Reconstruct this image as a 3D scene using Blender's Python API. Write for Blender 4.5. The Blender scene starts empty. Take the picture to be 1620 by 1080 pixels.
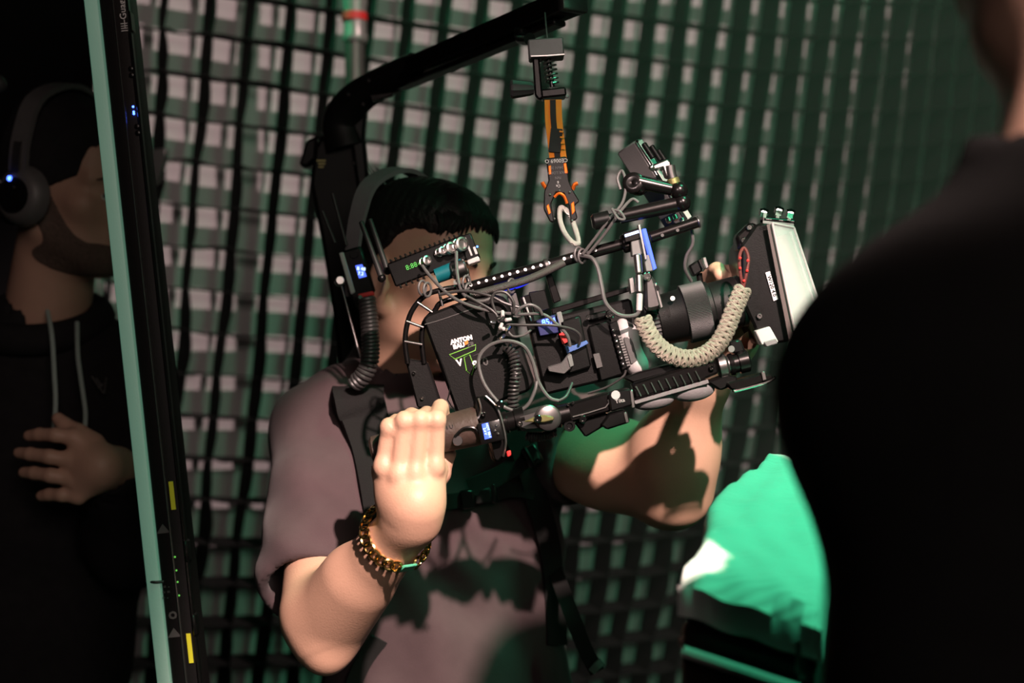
import bpy, bmesh, math, random
import numpy as np
from mathutils import Vector as V, Matrix
random.seed(7); rng = np.random.default_rng(11)

# ---------------------------------------------------------------- camera, world, lights, exposure
SC = bpy.context.scene
COL = SC.collection
CZ, F = 1.45, 2250.0
cam_d = bpy.data.cameras.new('camera'); cam = bpy.data.objects.new('camera', cam_d); COL.objects.link(cam)
cam.location = (0, 0, CZ); cam.rotation_euler = (math.pi / 2, 0, 0)
cam_d.lens = 50.0; cam_d.sensor_width = 36.0; cam_d.clip_start = 0.05
cam_d.dof.use_dof = True; cam_d.dof.focus_distance = 1.57; cam_d.dof.aperture_fstop = 3.4
SC.camera = cam
SC.view_settings.view_transform = 'Standard'; SC.view_settings.look = 'None'
SC.view_settings.gamma = 1.0; SC.view_settings.use_curve_mapping = False
SC.view_settings.exposure = 0.0
SC.cycles.max_bounces = 6; SC.cycles.sample_clamp_indirect = 4.0
world = bpy.data.worlds.new('studio_dark'); SC.world = world; world.use_nodes = True
world.node_tree.nodes['Background'].inputs[0].default_value = (0.55, 0.5, 0.52, 1)
world.node_tree.nodes['Background'].inputs[1].default_value = 0.004

def aim(o, target):
    d = V(target) - o.location
    o.rotation_euler = d.to_track_quat('-Z', 'Y').to_euler()
def spot(name, loc, target, color, watts, radius, angle, blend=0.3):
    l = bpy.data.lights.new(name, 'SPOT'); o = bpy.data.objects.new(name, l); COL.objects.link(o)
    o.location = loc; aim(o, target); l.color = color; l.energy = watts; l.shadow_soft_size = radius
    l.spot_size = math.radians(angle); l.spot_blend = blend; return o
def area(name, loc, target, color, watts, sx, sy):
    l = bpy.data.lights.new(name, 'AREA'); o = bpy.data.objects.new(name, l); COL.objects.link(o)
    o.location = loc; aim(o, target); l.color = color; l.energy = watts; l.shape = 'RECTANGLE'; l.size = sx; l.size_y = sy; return o
KEY = spot('key_spot', (0.75, -0.9, 3.1), (0.02, 1.7, 1.15), (1.0, 0.73, 0.66), 1050, 0.035, 14.0, 0.3)
RIG_FILL = spot('added_rig_fill', (-0.8, -0.8, 2.3), (0.18, 1.58, 1.66), (1.0, 0.78, 0.74), 150, 0.03, 10.2, 0.35)  # added lamp lifting the upper rig, which the key cone leaves dark
SIDE = spot('added_warm_fill', (-0.2, -0.1, 2.7), (-0.65, 2.05, 1.5), (1.0, 0.50, 0.38), 4, 0.12, 19, 0.8)  # added lamp that brightens the hooded man
PINK = spot('backdrop_spot', (2.0, -0.3, 4.6), (0.3, 3.4, 1.95), (1.0, 0.72, 0.70), 500, 0.035, 33, 0.4)
GREEN = spot('green_spot', (1.15, 0.9, 3.6), (0.35, 1.47, 1.08), (0.10, 1.0, 0.50), 290, 0.28, 35, 1.0)
GREEN2 = spot('added_green_fill', (-1.2, 2.35, 3.1), (1.4, 3.8, 1.7), (0.05, 1.0, 0.42), 220, 0.15, 60, 0.9)  # added lamp that turns the crate strips at the right green
GREEN3 = spot('green_backdrop_spot', (1.9, 0.5, 1.95), (0.1, 3.4, 1.35), (0.20, 1.0, 0.52), 52, 0.45, 46, 0.6)
FILL = area('dim_fill', (0.7, -1.6, 2.4), (-0.3, 2.4, 1.4), (1.0, 0.80, 0.72), 21.0, 1.1, 1.1)

# ---------------------------------------------------------------- helpers
def W(x, y, d): return V(((x - 810) / F * d, d, CZ - (y - 540) / F * d))
def S(px, d): return px * d / F
def WP(pts): return [W(*p) for p in pts]

MATS = {}
def mat(name, col, rough=0.5, metal=0.0, nscale=0, namt=0.25, bump=0.0, bscale=200, emit=None, estr=1.0, spec=0.5, trans=0.0, sss=0.0, sheen=0.0, wave=None, alpha=1.0):
    if name in MATS: return MATS[name]
    m = bpy.data.materials.new(name); m.use_nodes = True; nt = m.node_tree; b = nt.nodes['Principled BSDF']
    c = (*col, 1)
    b.inputs['Base Color'].default_value = c; b.inputs['Roughness'].default_value = rough; b.inputs['Metallic'].default_value = metal
    b.inputs['Specular IOR Level'].default_value = spec
    if trans: b.inputs['Transmission Weight'].default_value = trans
    if sss:
        b.inputs['Subsurface Weight'].default_value = sss; b.inputs['Subsurface Radius'].default_value = (0.012, 0.005, 0.003); b.inputs['Subsurface Scale'].default_value = 1.0
    if sheen: b.inputs['Sheen Weight'].default_value = sheen
    if alpha < 1: b.inputs['Alpha'].default_value = alpha
    tc = nt.nodes.new('ShaderNodeTexCoord')
    if nscale:
        n = nt.nodes.new('ShaderNodeTexNoise'); n.inputs['Scale'].default_value = nscale; n.inputs['Detail'].default_value = 4
        nt.links.new(tc.outputs['Object'], n.inputs['Vector'])
        mx = nt.nodes.new('ShaderNodeMix'); mx.data_type = 'RGBA'
        mx.inputs['A'].default_value = tuple(x * (1 - namt) for x in col) + (1,); mx.inputs['B'].default_value = tuple(min(1, x * (1 + namt)) for x in col) + (1,)
        nt.links.new(n.outputs['Fac'], mx.inputs['Factor']); nt.links.new(mx.outputs['Result'], b.inputs['Base Color'])
    if bump:
        if wave:
            n2 = nt.nodes.new('ShaderNodeTexWave'); n2.inputs['Scale'].default_value = bscale; n2.bands_direction = wave; n2.inputs['Distortion'].default_value = 1.0
        else:
            n2 = nt.nodes.new('ShaderNodeTexNoise'); n2.inputs['Scale'].default_value = bscale; n2.inputs['Detail'].default_value = 3
        nt.links.new(tc.outputs['Object'], n2.inputs['Vector'])
        bp = nt.nodes.new('ShaderNodeBump'); bp.inputs['Strength'].default_value = bump; bp.inputs['Distance'].default_value = 0.002
        nt.links.new(n2.outputs['Fac'], bp.inputs['Height']); nt.links.new(bp.outputs['Normal'], b.inputs['Normal'])
    if emit:
        b.inputs['Emission Color'].default_value = (*emit, 1); b.inputs['Emission Strength'].default_value = estr
    MATS[name] = m; return m

M = dict(
 blackfab=mat('black_fabric', (0.016, 0.016, 0.016), 0.85, nscale=60, namt=0.4, bump=0.3, bscale=500, spec=0.25),
 crate=mat('crate_fabric', (0.011, 0.011, 0.011), 0.9, nscale=40, namt=0.3, bump=0.25, bscale=400, spec=0.2),
 cloth=mat('white_muslin', (0.62, 0.60, 0.60), 0.9, nscale=6, namt=0.06, bump=0.15, bscale=700, spec=0.2),
 floor=mat('studio_floor', (0.03, 0.03, 0.032), 0.6, nscale=5, namt=0.3, bump=0.1, bscale=60),
 wall=mat('studio_wall', (0.008, 0.008, 0.009), 0.9, nscale=3, namt=0.2),
 skin=mat('skin_warm', (0.62, 0.37, 0.26), 0.48, nscale=28, namt=0.10, bump=0.14, bscale=420, spec=0.45),
 skin2=mat('skin_pale', (0.45, 0.27, 0.20), 0.5, nscale=30, namt=0.10, bump=0.15, bscale=400, spec=0.4),
 lip=mat('lip_skin', (0.36, 0.15, 0.12), 0.45),
 hair=mat('black_hair', (0.008, 0.007, 0.006), 0.55, nscale=80, namt=0.5, bump=0.6, bscale=260, spec=0.25),
 beard=mat('dark_beard', (0.095, 0.062, 0.048), 0.8, nscale=240, namt=0.6, bump=0.9, bscale=500),
 shirt=mat('faded_black_cotton', (0.085, 0.058, 0.062), 0.9, nscale=45, namt=0.12, bump=0.25, bscale=900, spec=0.15, sheen=0.1),
 hood=mat('black_fleece', (0.016, 0.015, 0.016), 0.95, nscale=60, namt=0.3, bump=0.4, bscale=700, spec=0.1),
 jacket=mat('black_jacket', (0.005, 0.005, 0.005), 0.95, nscale=30, namt=0.3, bump=0.3, bscale=300, spec=0.1),
 trouser=mat('dark_trousers', (0.015, 0.015, 0.017), 0.9, nscale=50, namt=0.3, bump=0.3, bscale=500, spec=0.15),
 shoe=mat('black_shoe', (0.012, 0.012, 0.012), 0.55, nscale=60, namt=0.3),
 web=mat('black_webbing', (0.02, 0.02, 0.02), 0.75, bump=0.5, bscale=900, wave='X', spec=0.3),
 pad=mat('black_mesh_pad', (0.012, 0.012, 0.012), 0.9, bump=0.6, bscale=700, spec=0.2),
 plastic=mat('black_plastic', (0.005, 0.005, 0.005), 0.28, spec=0.35, nscale=90, namt=0.3, bump=0.06, bscale=900),
 plastmat=mat('black_matte_plastic', (0.005, 0.0048, 0.0048), 0.5, spec=0.2, nscale=90, namt=0.3, bump=0.12, bscale=900),
 anod=mat('black_anodised_metal', (0.022, 0.020, 0.020), 0.26, 0.8, nscale=120, namt=0.3),
 anodm=mat('grey_anodised_metal', (0.16, 0.15, 0.15), 0.35, 0.9, nscale=120, namt=0.2),
 steel=mat('brushed_steel', (0.55, 0.53, 0.52), 0.28, 1.0, nscale=150, namt=0.15),
 chrome=mat('polished_chrome', (0.8, 0.78, 0.76), 0.12, 1.0, nscale=100, namt=0.05),
 rubber=mat('grey_rubber', (0.17, 0.165, 0.17), 0.7, nscale=60, namt=0.15, bump=0.2, bscale=500),
 drub=mat('dark_rubber', (0.022, 0.022, 0.022), 0.55, nscale=80, namt=0.3),
 grip=mat('brown_grip', (0.055, 0.035, 0.028), 0.5, nscale=30, namt=0.35, bump=0.3, bscale=200),
 cable=mat('grey_cable', (0.08, 0.076, 0.076), 0.45, nscale=200, namt=0.15),
 cabled=mat('dark_cable', (0.03, 0.028, 0.028), 0.42, nscale=200, namt=0.2),
 sleeve=mat('braided_sleeve', (0.13, 0.115, 0.11), 0.55, bump=1.0, bscale=420, wave='DIAGONAL'),
 orange=mat('orange_webbing', (0.85, 0.26, 0.02), 0.7, bump=0.6, bscale=700, wave='Z'),
 orangem=mat('orange_anodised', (0.80, 0.16, 0.02), 0.3, 0.7, nscale=80, namt=0.15),
 wrope=mat('white_rope', (0.62, 0.60, 0.55), 0.8, bump=0.9, bscale=500, wave='DIAGONAL'),
 para=mat('tan_paracord', (0.54, 0.48, 0.39), 0.75, nscale=130, namt=0.35, bump=0.8, bscale=800, wave='DIAGONAL'),
 redcord=mat('red_fleck_cord', (0.10, 0.012, 0.010), 0.7, nscale=300, namt=0.8),
 gold=mat('gold', (0.85, 0.60, 0.22), 0.2, 1.0, nscale=80, namt=0.1),
 jade=mat('green_enamel', (0.10, 0.50, 0.30), 0.35, nscale=80, namt=0.15),
 gedge=mat('satin_grey_edge', (0.16, 0.17, 0.165), 0.35, nscale=80, namt=0.15),
 white=mat('white_print', (0.80, 0.80, 0.80), 0.6, nscale=100, namt=0.05),
 greenp=mat('green_print', (0.16, 0.45, 0.05), 0.6, nscale=100, namt=0.05),
 redp=mat('red_print', (0.75, 0.03, 0.03), 0.5, nscale=100, namt=0.05),
 orangep=mat('orange_print', (0.85, 0.22, 0.03), 0.6, nscale=100, namt=0.05),
 yellow=mat('yellow_sticker', (0.75, 0.72, 0.03), 0.6, nscale=60, namt=0.08),
 teal=mat('teal_plastic', (0.005, 0.11, 0.13), 0.35, nscale=60, namt=0.15),
 bluecl=mat('blue_tape', (0.06, 0.13, 0.36), 0.5, nscale=60, namt=0.2),
 dblue=mat('dark_blue_plastic', (0.02, 0.025, 0.11), 0.4, nscale=60, namt=0.2),
 diff=mat('pale_diffuser', (0.42, 0.50, 0.47), 0.5, emit=(0.30, 1.0, 0.66), estr=0.10, nscale=20, namt=0.08, bump=0.1, bscale=300),
 cord=mat('pale_cord', (0.40, 0.50, 0.46), 0.8, nscale=80, namt=0.1, bump=0.5, bscale=700, wave='Z'),
 acryl=mat('clear_acrylic', (0.86, 0.84, 0.85), 0.08, trans=0.0, alpha=0.28, nscale=30, namt=0.03),
 acryle=mat('frosted_acrylic', (0.36, 0.31, 0.31), 0.35, alpha=0.8, nscale=30, namt=0.05),
 smoke=mat('smoked_acrylic', (0.12, 0.10, 0.095), 0.3, alpha=0.9, nscale=30, namt=0.1),
 dgrey=mat('dark_grey_panel', (0.075, 0.072, 0.072), 0.5, nscale=60, namt=0.15, bump=0.1, bscale=500),
 lgrey=mat('light_grey_panel', (0.45, 0.43, 0.43), 0.45, nscale=60, namt=0.1),
 foam=mat('pale_foam_sheet', (0.84, 0.86, 0.84), 0.7, nscale=14, namt=0.12, bump=0.5, bscale=35, wave='Y'),
 case=mat('dark_case', (0.02, 0.015, 0.013), 0.5, nscale=20, namt=0.4),
 brass=mat('olive_brass', (0.42, 0.38, 0.16), 0.3, 0.8, nscale=80, namt=0.15),
 eyew=mat('eye_white', (0.72, 0.70, 0.68), 0.2, nscale=60, namt=0.05), iris=mat('dark_iris', (0.02, 0.012, 0.008), 0.15, nscale=200, namt=0.3),
 ledblue=mat('blue_led', (0.02, 0.05, 0.3), 0.4, emit=(0.05, 0.12, 1.0), estr=9, nscale=50, namt=0.1),
 lcd=mat('blue_lcd', (0.02, 0.05, 0.3), 0.3, emit=(0.09, 0.16, 1.0), estr=1.6, nscale=50, namt=0.1),
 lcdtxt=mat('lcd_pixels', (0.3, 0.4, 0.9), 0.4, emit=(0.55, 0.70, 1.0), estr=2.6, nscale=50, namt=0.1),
 strip=mat('blue_glow_tube', (0.01, 0.01, 0.2), 0.4, emit=(0.03, 0.04, 1.0), estr=1.0, nscale=50, namt=0.1),  # blue screen glow put into an emissive colour
 ledgreen=mat('green_led', (0.02, 0.2, 0.05), 0.4, emit=(0.25, 1.0, 0.12), estr=0.5, nscale=50, namt=0.1),
 pole=mat('pole_steel', (0.36, 0.33, 0.32), 0.35, 0.45, nscale=100, namt=0.12),
 poled=mat('pole_dark_steel', (0.14, 0.125, 0.12), 0.33, 0.5, nscale=100, namt=0.12),
)

def ax3(d, up=V((0, 0, 1))):
    d = d.normalized()
    if abs(d.dot(up)) > 0.98: up = V((1, 0, 0))
    a = d.cross(up).normalized(); b = a.cross(d).normalized(); return d, a, b

def cr(pts, n=8, closed=False):
    """Catmull-Rom through points"""
    P = [V(p) for p in pts]; out = []; L = len(P)
    rngk = range(L if closed else L - 1)
    for k in rngk:
        if closed: p0, p1, p2, p3 = P[k - 1], P[k], P[(k + 1) % L], P[(k + 2) % L]
        else: p0, p1, p2, p3 = P[max(k - 1, 0)], P[k], P[k + 1], P[min(k + 2, L - 1)]
        for s in range(n):
            t = s / n
            out.append(0.5 * ((2 * p1) + (p2 - p0) * t + (2 * p0 - 5 * p1 + 4 * p2 - p3) * t * t + (3 * p1 - p0 - 3 * p2 + p3) * t ** 3))
    if not closed: out.append(P[-1])
    return out

class MB:
    def __init__(s): s.v = []; s.f = []
    def add(s, vs, fs):
        o = len(s.v); s.v += [tuple(v) for v in vs]; s.f += [tuple(i + o for i in f) for f in fs]; return s
    def box(s, c, size, axes=None, bev=0.0, seg=1):
        bm = bmesh.new(); bmesh.ops.create_cube(bm, size=1.0)
        for v in bm.verts: v.co = V((v.co.x * size[0], v.co.y * size[1], v.co.z * size[2]))
        if bev > 0: bmesh.ops.bevel(bm, geom=bm.edges[:], offset=min(bev, min(size) * 0.45), segments=seg, affect='EDGES', profile=0.5)
        A = axes or (V((1, 0, 0)), V((0, 1, 0)), V((0, 0, 1)))
        bm.verts.index_update()
        vs = [V(c) + A[0] * v.co.x + A[1] * v.co.y + A[2] * v.co.z for v in bm.verts]
        s.add(vs, [[v.index for v in f.verts] for f in bm.faces]); bm.free(); return s
    def lathe(s, a, axis, prof, n=24, caps=True, rmod=None):
        d, p, q = ax3(V(axis)); vs = []; fs = []
        for (t, r) in prof:
            for k in range(n):
                an = 2 * math.pi * k / n; rr = r if rmod is None else r * rmod(k, t)
                vs.append(V(a) + d * t + (p * math.cos(an) + q * math.sin(an)) * rr)
        for i in range(len(prof) - 1):
            for k in range(n):
                k2 = (k + 1) % n; fs.append((i * n + k, i * n + k2, (i + 1) * n + k2, (i + 1) * n + k))
        if caps:
            fs.append(tuple(reversed(range(n)))); fs.append(tuple((len(prof) - 1) * n + k for k in range(n)))
        return s.add(vs, fs)
    def cyl(s, a, b, r, r2=None, n=20, bev=0.0):
        a = V(a); b = V(b); L = (b - a).length; r2 = r if r2 is None else r2
        bev = min(bev, L * 0.3, r * 0.5, r2 * 0.9 if r2 > 0 else r)
        prof = [(0, r), (L, r2)] if bev <= 0 else [(0, r - bev), (bev, r), (L - bev, r2), (L, r2 - bev)]
        return s.lathe(a, b - a, prof, n)
    def tube(s, pts, r, n=8, sub=6, closed=False, flat=None):
        P = cr(pts, sub, closed) if sub > 1 else [V(p) for p in pts]
        rr = r if callable(r) else (lambda t: r)
        vs = []; fs = []; L = len(P); ref = None
        for i, p in enumerate(P):
            if closed: tg = P[(i + 1) % L] - P[i - 1]
            else: tg = P[min(i + 1, L - 1)] - P[max(i - 1, 0)]
            tg = tg.normalized() if tg.length > 1e-9 else V((1, 0, 0))
            if ref is None: _, a, b = ax3(tg, V((0, -1, 0.02)).normalized())
            else:
                a = (ref - tg * ref.dot(tg)); a = a.normalized() if a.length > 1e-6 else ax3(tg)[1]; b = a.cross(tg).normalized()
            ref = a; t = i / max(L - 1, 1); R = rr(t)
            for k in range(n):
                an = 2 * math.pi * k / n; fa = 1.0 if flat is None else flat
                vs.append(p + a * math.cos(an) * R + b * math.sin(an) * R * fa)
        m = L if closed else L - 1
        for i in range(m):
            for k in range(n):
                k2 = (k + 1) % n; j = (i + 1) % L; fs.append((i * n + k, i * n + k2, j * n + k2, j * n + k))
        if not closed: fs.append(tuple(reversed(range(n)))); fs.append(tuple((L - 1) * n + k for k in range(n)))
        return s.add(vs, fs)
    def coil(s, pts, R, r, turns, n=6, per=12):
        P = cr(pts, 24); L = [0]
        for i in range(1, len(P)): L.append(L[-1] + (P[i] - P[i - 1]).length)
        out = []; N = int(turns * per); ref = None
        for k in range(N + 1):
            t = k / N * L[-1]; i = max(0, min(len(P) - 2, int(np.searchsorted(L, t)) - 1)); u = (t - L[i]) / max(L[i + 1] - L[i], 1e-9)
            p = P[i].lerp(P[i + 1], u); tg = (P[i + 1] - P[i]).normalized()
            if ref is None: a = ax3(tg)[1]
            else: a = (ref - tg * ref.dot(tg)).normalized()
            ref = a; b = tg.cross(a); an = 2 * math.pi * k / per
            out.append(p + (a * math.cos(an) + b * math.sin(an)) * R)
        return s.tube(out, r, n, sub=1)
    def prism(s, poly, d0, th, bev=0.0):
        """polygon in picture pixels at depth d0, extruded straight back by th metres"""
        fr = [W(x, y, d0) for x, y in poly]; return s.slab(fr, V((0, th, 0)), bev)
    def slab(s, fr, off, bev=0.0):
        bm = bmesh.new(); n = len(fr)
        a = [bm.verts.new(p) for p in fr]; b = [bm.verts.new(p + off) for p in fr]
        bm.faces.new(a); bm.faces.new(list(reversed(b)))
        for i in range(n): bm.faces.new((a[i], b[i], b[(i + 1) % n], a[(i + 1) % n]))
        bmesh.ops.recalc_face_normals(bm, faces=bm.faces[:])
        if bev > 0: bmesh.ops.bevel(bm, geom=bm.edges[:], offset=bev, segments=1, affect='EDGES', profile=0.5)
        bm.verts.index_update()
        s.add([v.co for v in bm.verts], [[v.index for v in f.verts] for f in bm.faces]); bm.free(); return s
    def ball(s, c, r, sc=(1, 1, 1), n=16, axes=None):
        A = axes or (V((1, 0, 0)), V((0, 1, 0)), V((0, 0, 1))); vs = []; fs = []; m = n // 2
        for i in range(1, m):
            th = math.pi * i / m
            for k in range(n):
                ph = 2 * math.pi * k / n
                vs.append(V(c) + (A[0] * math.sin(th) * math.cos(ph) * sc[0] + A[1] * math.sin(th) * math.sin(ph) * sc[1] + A[2] * math.cos(th) * sc[2]) * r)
        vs += [V(c) + A[2] * r * sc[2], V(c) - A[2] * r * sc[2]]; T = len(vs) - 2
        for i in range(m - 2):
            for k in range(n):
                k2 = (k + 1) % n; fs.append((i * n + k, (i + 1) * n + k, (i + 1) * n + k2, i * n + k2))
        for k in range(n):
            k2 = (k + 1) % n; fs.append((T, k, k2)); fs.append((T + 1, (m - 2) * n + k2, (m - 2) * n + k))
        return s.add(vs, fs)
    def ribbon(s, pts, wid, th, side=None, sub=6):
        """flat strap along pts, width across 'side' (vector or list), thickness th"""
        P = cr(pts, sub); vs = []; fs = []; L = len(P)
        sd = V(side) if side is not None else None
        for i, p in enumerate(P):
            tg = (P[min(i + 1, L - 1)] - P[max(i - 1, 0)]).normalized()
            a = sd - tg * sd.dot(tg) if sd is not None else tg.cross(V((0, -1, 0)))
            a.normalize(); nrm = tg.cross(a).normalized(); w = wid(i / (L - 1)) if callable(wid) else wid
            for (x, y) in ((-w / 2, -th / 2), (w / 2, -th / 2), (w / 2, th / 2), (-w / 2, th / 2)): vs.append(p + a * x + nrm * y)
        for i in range(L - 1):
            for k in range(4):
                k2 = (k + 1) % 4; fs.append((i * 4 + k, i * 4 + k2, i * 4 + 4 + k2, i * 4 + 4 + k))
        fs.append((3, 2, 1, 0)); fs.append(tuple((L - 1) * 4 + k for k in range(4)))
        return s.add(vs, fs)
    def mesh(s, name):
        me = bpy.data.meshes.new(name); me.from_pydata(s.v, [], s.f); me.validate()
        bm = bmesh.new(); bm.from_mesh(me); bmesh.ops.recalc_face_normals(bm, faces=bm.faces[:]); bm.to_mesh(me); bm.free()
        return me
    def build(s, name, m, parent=None, smooth=True):
        return mk(name, s.mesh(name), m, parent, smooth)

def mk(name, me, m, parent=None, smooth=True):
    o = bpy.data.objects.new(name, me); COL.objects.link(o)
    if m is not None: me.materials.append(M[m] if isinstance(m, str) else m)
    if smooth and len(me.polygons):
        me.polygons.foreach_set('use_smooth', [True] * len(me.polygons))
        try: me.set_sharp_from_angle(angle=math.radians(38))
        except Exception: pass
    if parent is not None:
        o.parent = parent
        if parent.type == 'EMPTY': o.location = -parent.location
    return o
def tag(o, label, cat, group=None, kind=None):
    o['label'] = label; o['category'] = cat
    if group: o['group'] = group
    if kind: o['kind'] = kind
    return o
def thing(name, loc, label, cat, group=None):
    o = bpy.data.objects.new(name, None); COL.objects.link(o); o.location = loc; o.empty_display_size = 0.05
    return tag(o, label, cat, group)
def struct(o): o['kind'] = 'structure'; return o

def text(name, s, o, xd, yd, size, m, parent, th=0.0004, bold=0.0):
    """flat print: lettering as a thin mesh lying on a surface"""
    cu = bpy.data.curves.new(name, 'FONT'); cu.body = s; cu.size = size; cu.extrude = th; cu.offset = bold; cu.align_x = 'CENTER'; cu.align_y = 'CENTER'; cu.resolution_u = 2
    to = bpy.data.objects.new(name, cu); me = bpy.data.meshes.new_from_object(to)
    xd = V(xd).normalized(); n = xd.cross(V(yd)).normalized(); yd = n.cross(xd)
    MT = Matrix((xd, yd, n)).transposed().to_4x4(); MT.translation = V(o); me.transform(MT)
    bpy.data.objects.remove(to); bpy.data.curves.remove(cu)
    return mk(name, me, m, parent, smooth=False)

# ---- implicit surfaces: bodies and clothes as one continuous skin
class SDF:
    def __init__(s): s.ops = []
    def cap(s, a, b, ra, rb=None, k=0.02, sub=False): s.ops.append(('c', np.array(a, float), np.array(b, float), ra, ra if rb is None else rb, k, sub)); return s
    def ell(s, c, r, axes=None, k=0.02, sub=False):
        A = np.eye(3) if axes is None else np.array([list(a) for a in axes], float)
        s.ops.append(('e', np.array(c, float), np.array(r, float), A, k, sub)); return s
    def plane(s, p, n): s.ops.append(('p', np.array(p, float), np.array(V(n).normalized(), float))); return s   # keep the side n points away from
    def carve(s, other, off, k=0.002): s.ops.append(('v', other, off, k)); return s
    def clip(s, other, off=0.0): s.ops.append(('i', other, off)); return s
    def disp(s, fn): s.ops.append(('d', fn)); return s
    def __call__(s, P):
        d = np.full(len(P), 9.0)
        for o in s.ops:
            if o[0] == 'c':
                _, a, b, ra, rb, k, sub = o; ab = b - a; L = max(ab @ ab, 1e-12)
                t = np.clip(((P - a) @ ab) / L, 0, 1); e = np.linalg.norm(P - a - t[:, None] * ab, axis=1) - (ra + (rb - ra) * t)
            elif o[0] == 'e':
                _, c, r, A, k, sub = o; q = (P - c) @ A.T; k0 = np.linalg.norm(q / r, axis=1); k1 = np.linalg.norm(q / (r * r), axis=1)
                e = k0 * (k0 - 1) / np.maximum(k1, 1e-9); e = np.where(k0 < 1e-6, -r.min(), e)
            elif o[0] == 'p': d = np.maximum(d, (P - o[1]) @ o[2]); continue
            elif o[0] == 'v': d = np.maximum(d, -(o[1](P) - o[2])); continue
            elif o[0] == 'i': d = np.maximum(d, o[1](P) - o[2]); continue
            else: d = d + o[1](P); continue
            if sub:
                h = np.clip(0.5 - 0.5 * (d + e) / k, 0, 1); d = d * (1 - h) + (-e) * h + k * h * (1 - h)
            else:
                h = np.clip(0.5 + 0.5 * (e - d) / k, 0, 1); d = e * (1 - h) + d * h - k * h * (1 - h)
        return d

def polygonize(fn, lo, hi, h, B=14):
    lo = np.array(lo, float); hi = np.array(hi, float); n = np.ceil((hi - lo) / h).astype(int) + 1
    nb = (n + B - 1) // B; n = nb * B
    vals = np.full(n, 1.0, np.float32)
    ci = np.stack(np.meshgrid(*[np.arange(k) for k in nb], indexing='ij'), -1).reshape(-1, 3)
    dc = fn(lo + (ci * B + (B - 1) / 2) * h)
    loc = np.stack(np.meshgrid(*[np.arange(B)] * 3, indexing='ij'), -1).reshape(-1, 3)
    rad = B * h * 0.87 * 1.25 + 0.02
    for c, d in zip(ci, dc):
        x, y, z = c * B
        if abs(d) > rad: vals[x:x+B, y:y+B, z:z+B] = d; continue
        vals[x:x+B, y:y+B, z:z+B] = fn(lo + (c * B + loc) * h).reshape(B, B, B)
    ins = vals < 0
    C = np.zeros(tuple(n - 1), np.uint8)
    for a in (0, 1):
        for b in (0, 1):
            for c in (0, 1): C += ins[a:n[0]-1+a, b:n[1]-1+b, c:n[2]-1+c]
    act = np.argwhere((C > 0) & (C < 8)); idx = np.full(tuple(n - 1), -1, np.int64); idx[tuple(act.T)] = np.arange(len(act))
    corners = np.array([(a, b, c) for a in (0, 1) for b in (0, 1) for c in (0, 1)])
    edges = [(p, q) for p in range(8) for q in range(p + 1, 8) if np.abs(corners[p] - corners[q]).sum() == 1]
    cv = np.stack([vals[tuple((act + c).T)] for c in corners], 1)
    acc = np.zeros((len(act), 3)); cnt = np.zeros(len(act))
    for p, q in edges:
        a, b = cv[:, p], cv[:, q]; m = (a < 0) != (b < 0); t = np.where(m, a / np.where(m, a - b, 1), 0)
        acc += np.where(m[:, None], corners[p] + t[:, None] * (corners[q] - corners[p]), 0); cnt += m
    vs = lo + (act + acc / cnt[:, None]) * h
    faces = []
    for ax in range(3):
        o1, o2 = [(1, 2), (2, 0), (0, 1)][ax]
        sl0 = [slice(None)] * 3; sl1 = [slice(None)] * 3; sl0[ax] = slice(0, -1); sl1[ax] = slice(1, None)
        ch = ins[tuple(sl0)] != ins[tuple(sl1)]; e = np.argwhere(ch)
        e = e[(e[:, o1] > 0) & (e[:, o2] > 0) & (e[:, o1] < n[o1] - 1) & (e[:, o2] < n[o2] - 1)]
        if not len(e): continue
        d1 = np.zeros(3, int); d1[o1] = 1; d2 = np.zeros(3, int); d2[o2] = 1
        q = np.stack([idx[tuple((e - d1 - d2).T)], idx[tuple((e - d2).T)], idx[tuple(e.T)], idx[tuple((e - d1).T)]], 1)
        fl = ~ins[tuple(e.T)]; q[fl] = q[fl][:, ::-1]; faces.append(q)
    fs = np.concatenate(faces); fs = fs[(fs >= 0).all(1)]
    return vs, fs

def sdf_obj(name, chunks, m, parent=None):
    """chunks: (field, lo, hi, voxel) -> one mesh object"""
    VS = []; FS = []; o = 0
    for fn, lo, hi, h in chunks:
        v, f = polygonize(fn, lo, hi, h); VS.append(v); FS.append(f + o); o += len(v)
    me = bpy.data.meshes.new(name); v = np.concatenate(VS); f = np.concatenate(FS)
    me.from_pydata(v.tolist(), [], f.tolist()); me.update()
    ob = bpy.data.objects.new(name, me); COL.objects.link(ob); me.materials.append(M[m])
    me.polygons.foreach_set('use_smooth', [True] * len(me.polygons))
    if parent is not None:
        ob.parent = parent
        if parent.type == 'EMPTY': ob.location = -parent.location
    return ob
def bbox(pts, pad):
    a = np.array([list(p) for p in pts]); return a.min(0) - pad, a.max(0) + pad

# ---------------------------------------------------------------- the studio shell
f = MB(); f.box((0.3, 2.0, -0.02), (9, 9, 0.04)); struct(f.build('floor', 'floor', smooth=False))
f = MB(); f.box((0.3, 6.0, 2.0), (9, 0.1, 4.0)); struct(f.build('wall_back', 'wall', smooth=False))
f = MB(); f.box((-4.2, 1.5, 2.0), (0.1, 9.1, 4.0)); struct(f.build('wall_left', 'wall', smooth=False))
f = MB(); f.box((4.8, 1.5, 2.0), (0.1, 9.1, 4.0)); struct(f.build('wall_right', 'wall', smooth=False))

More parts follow.
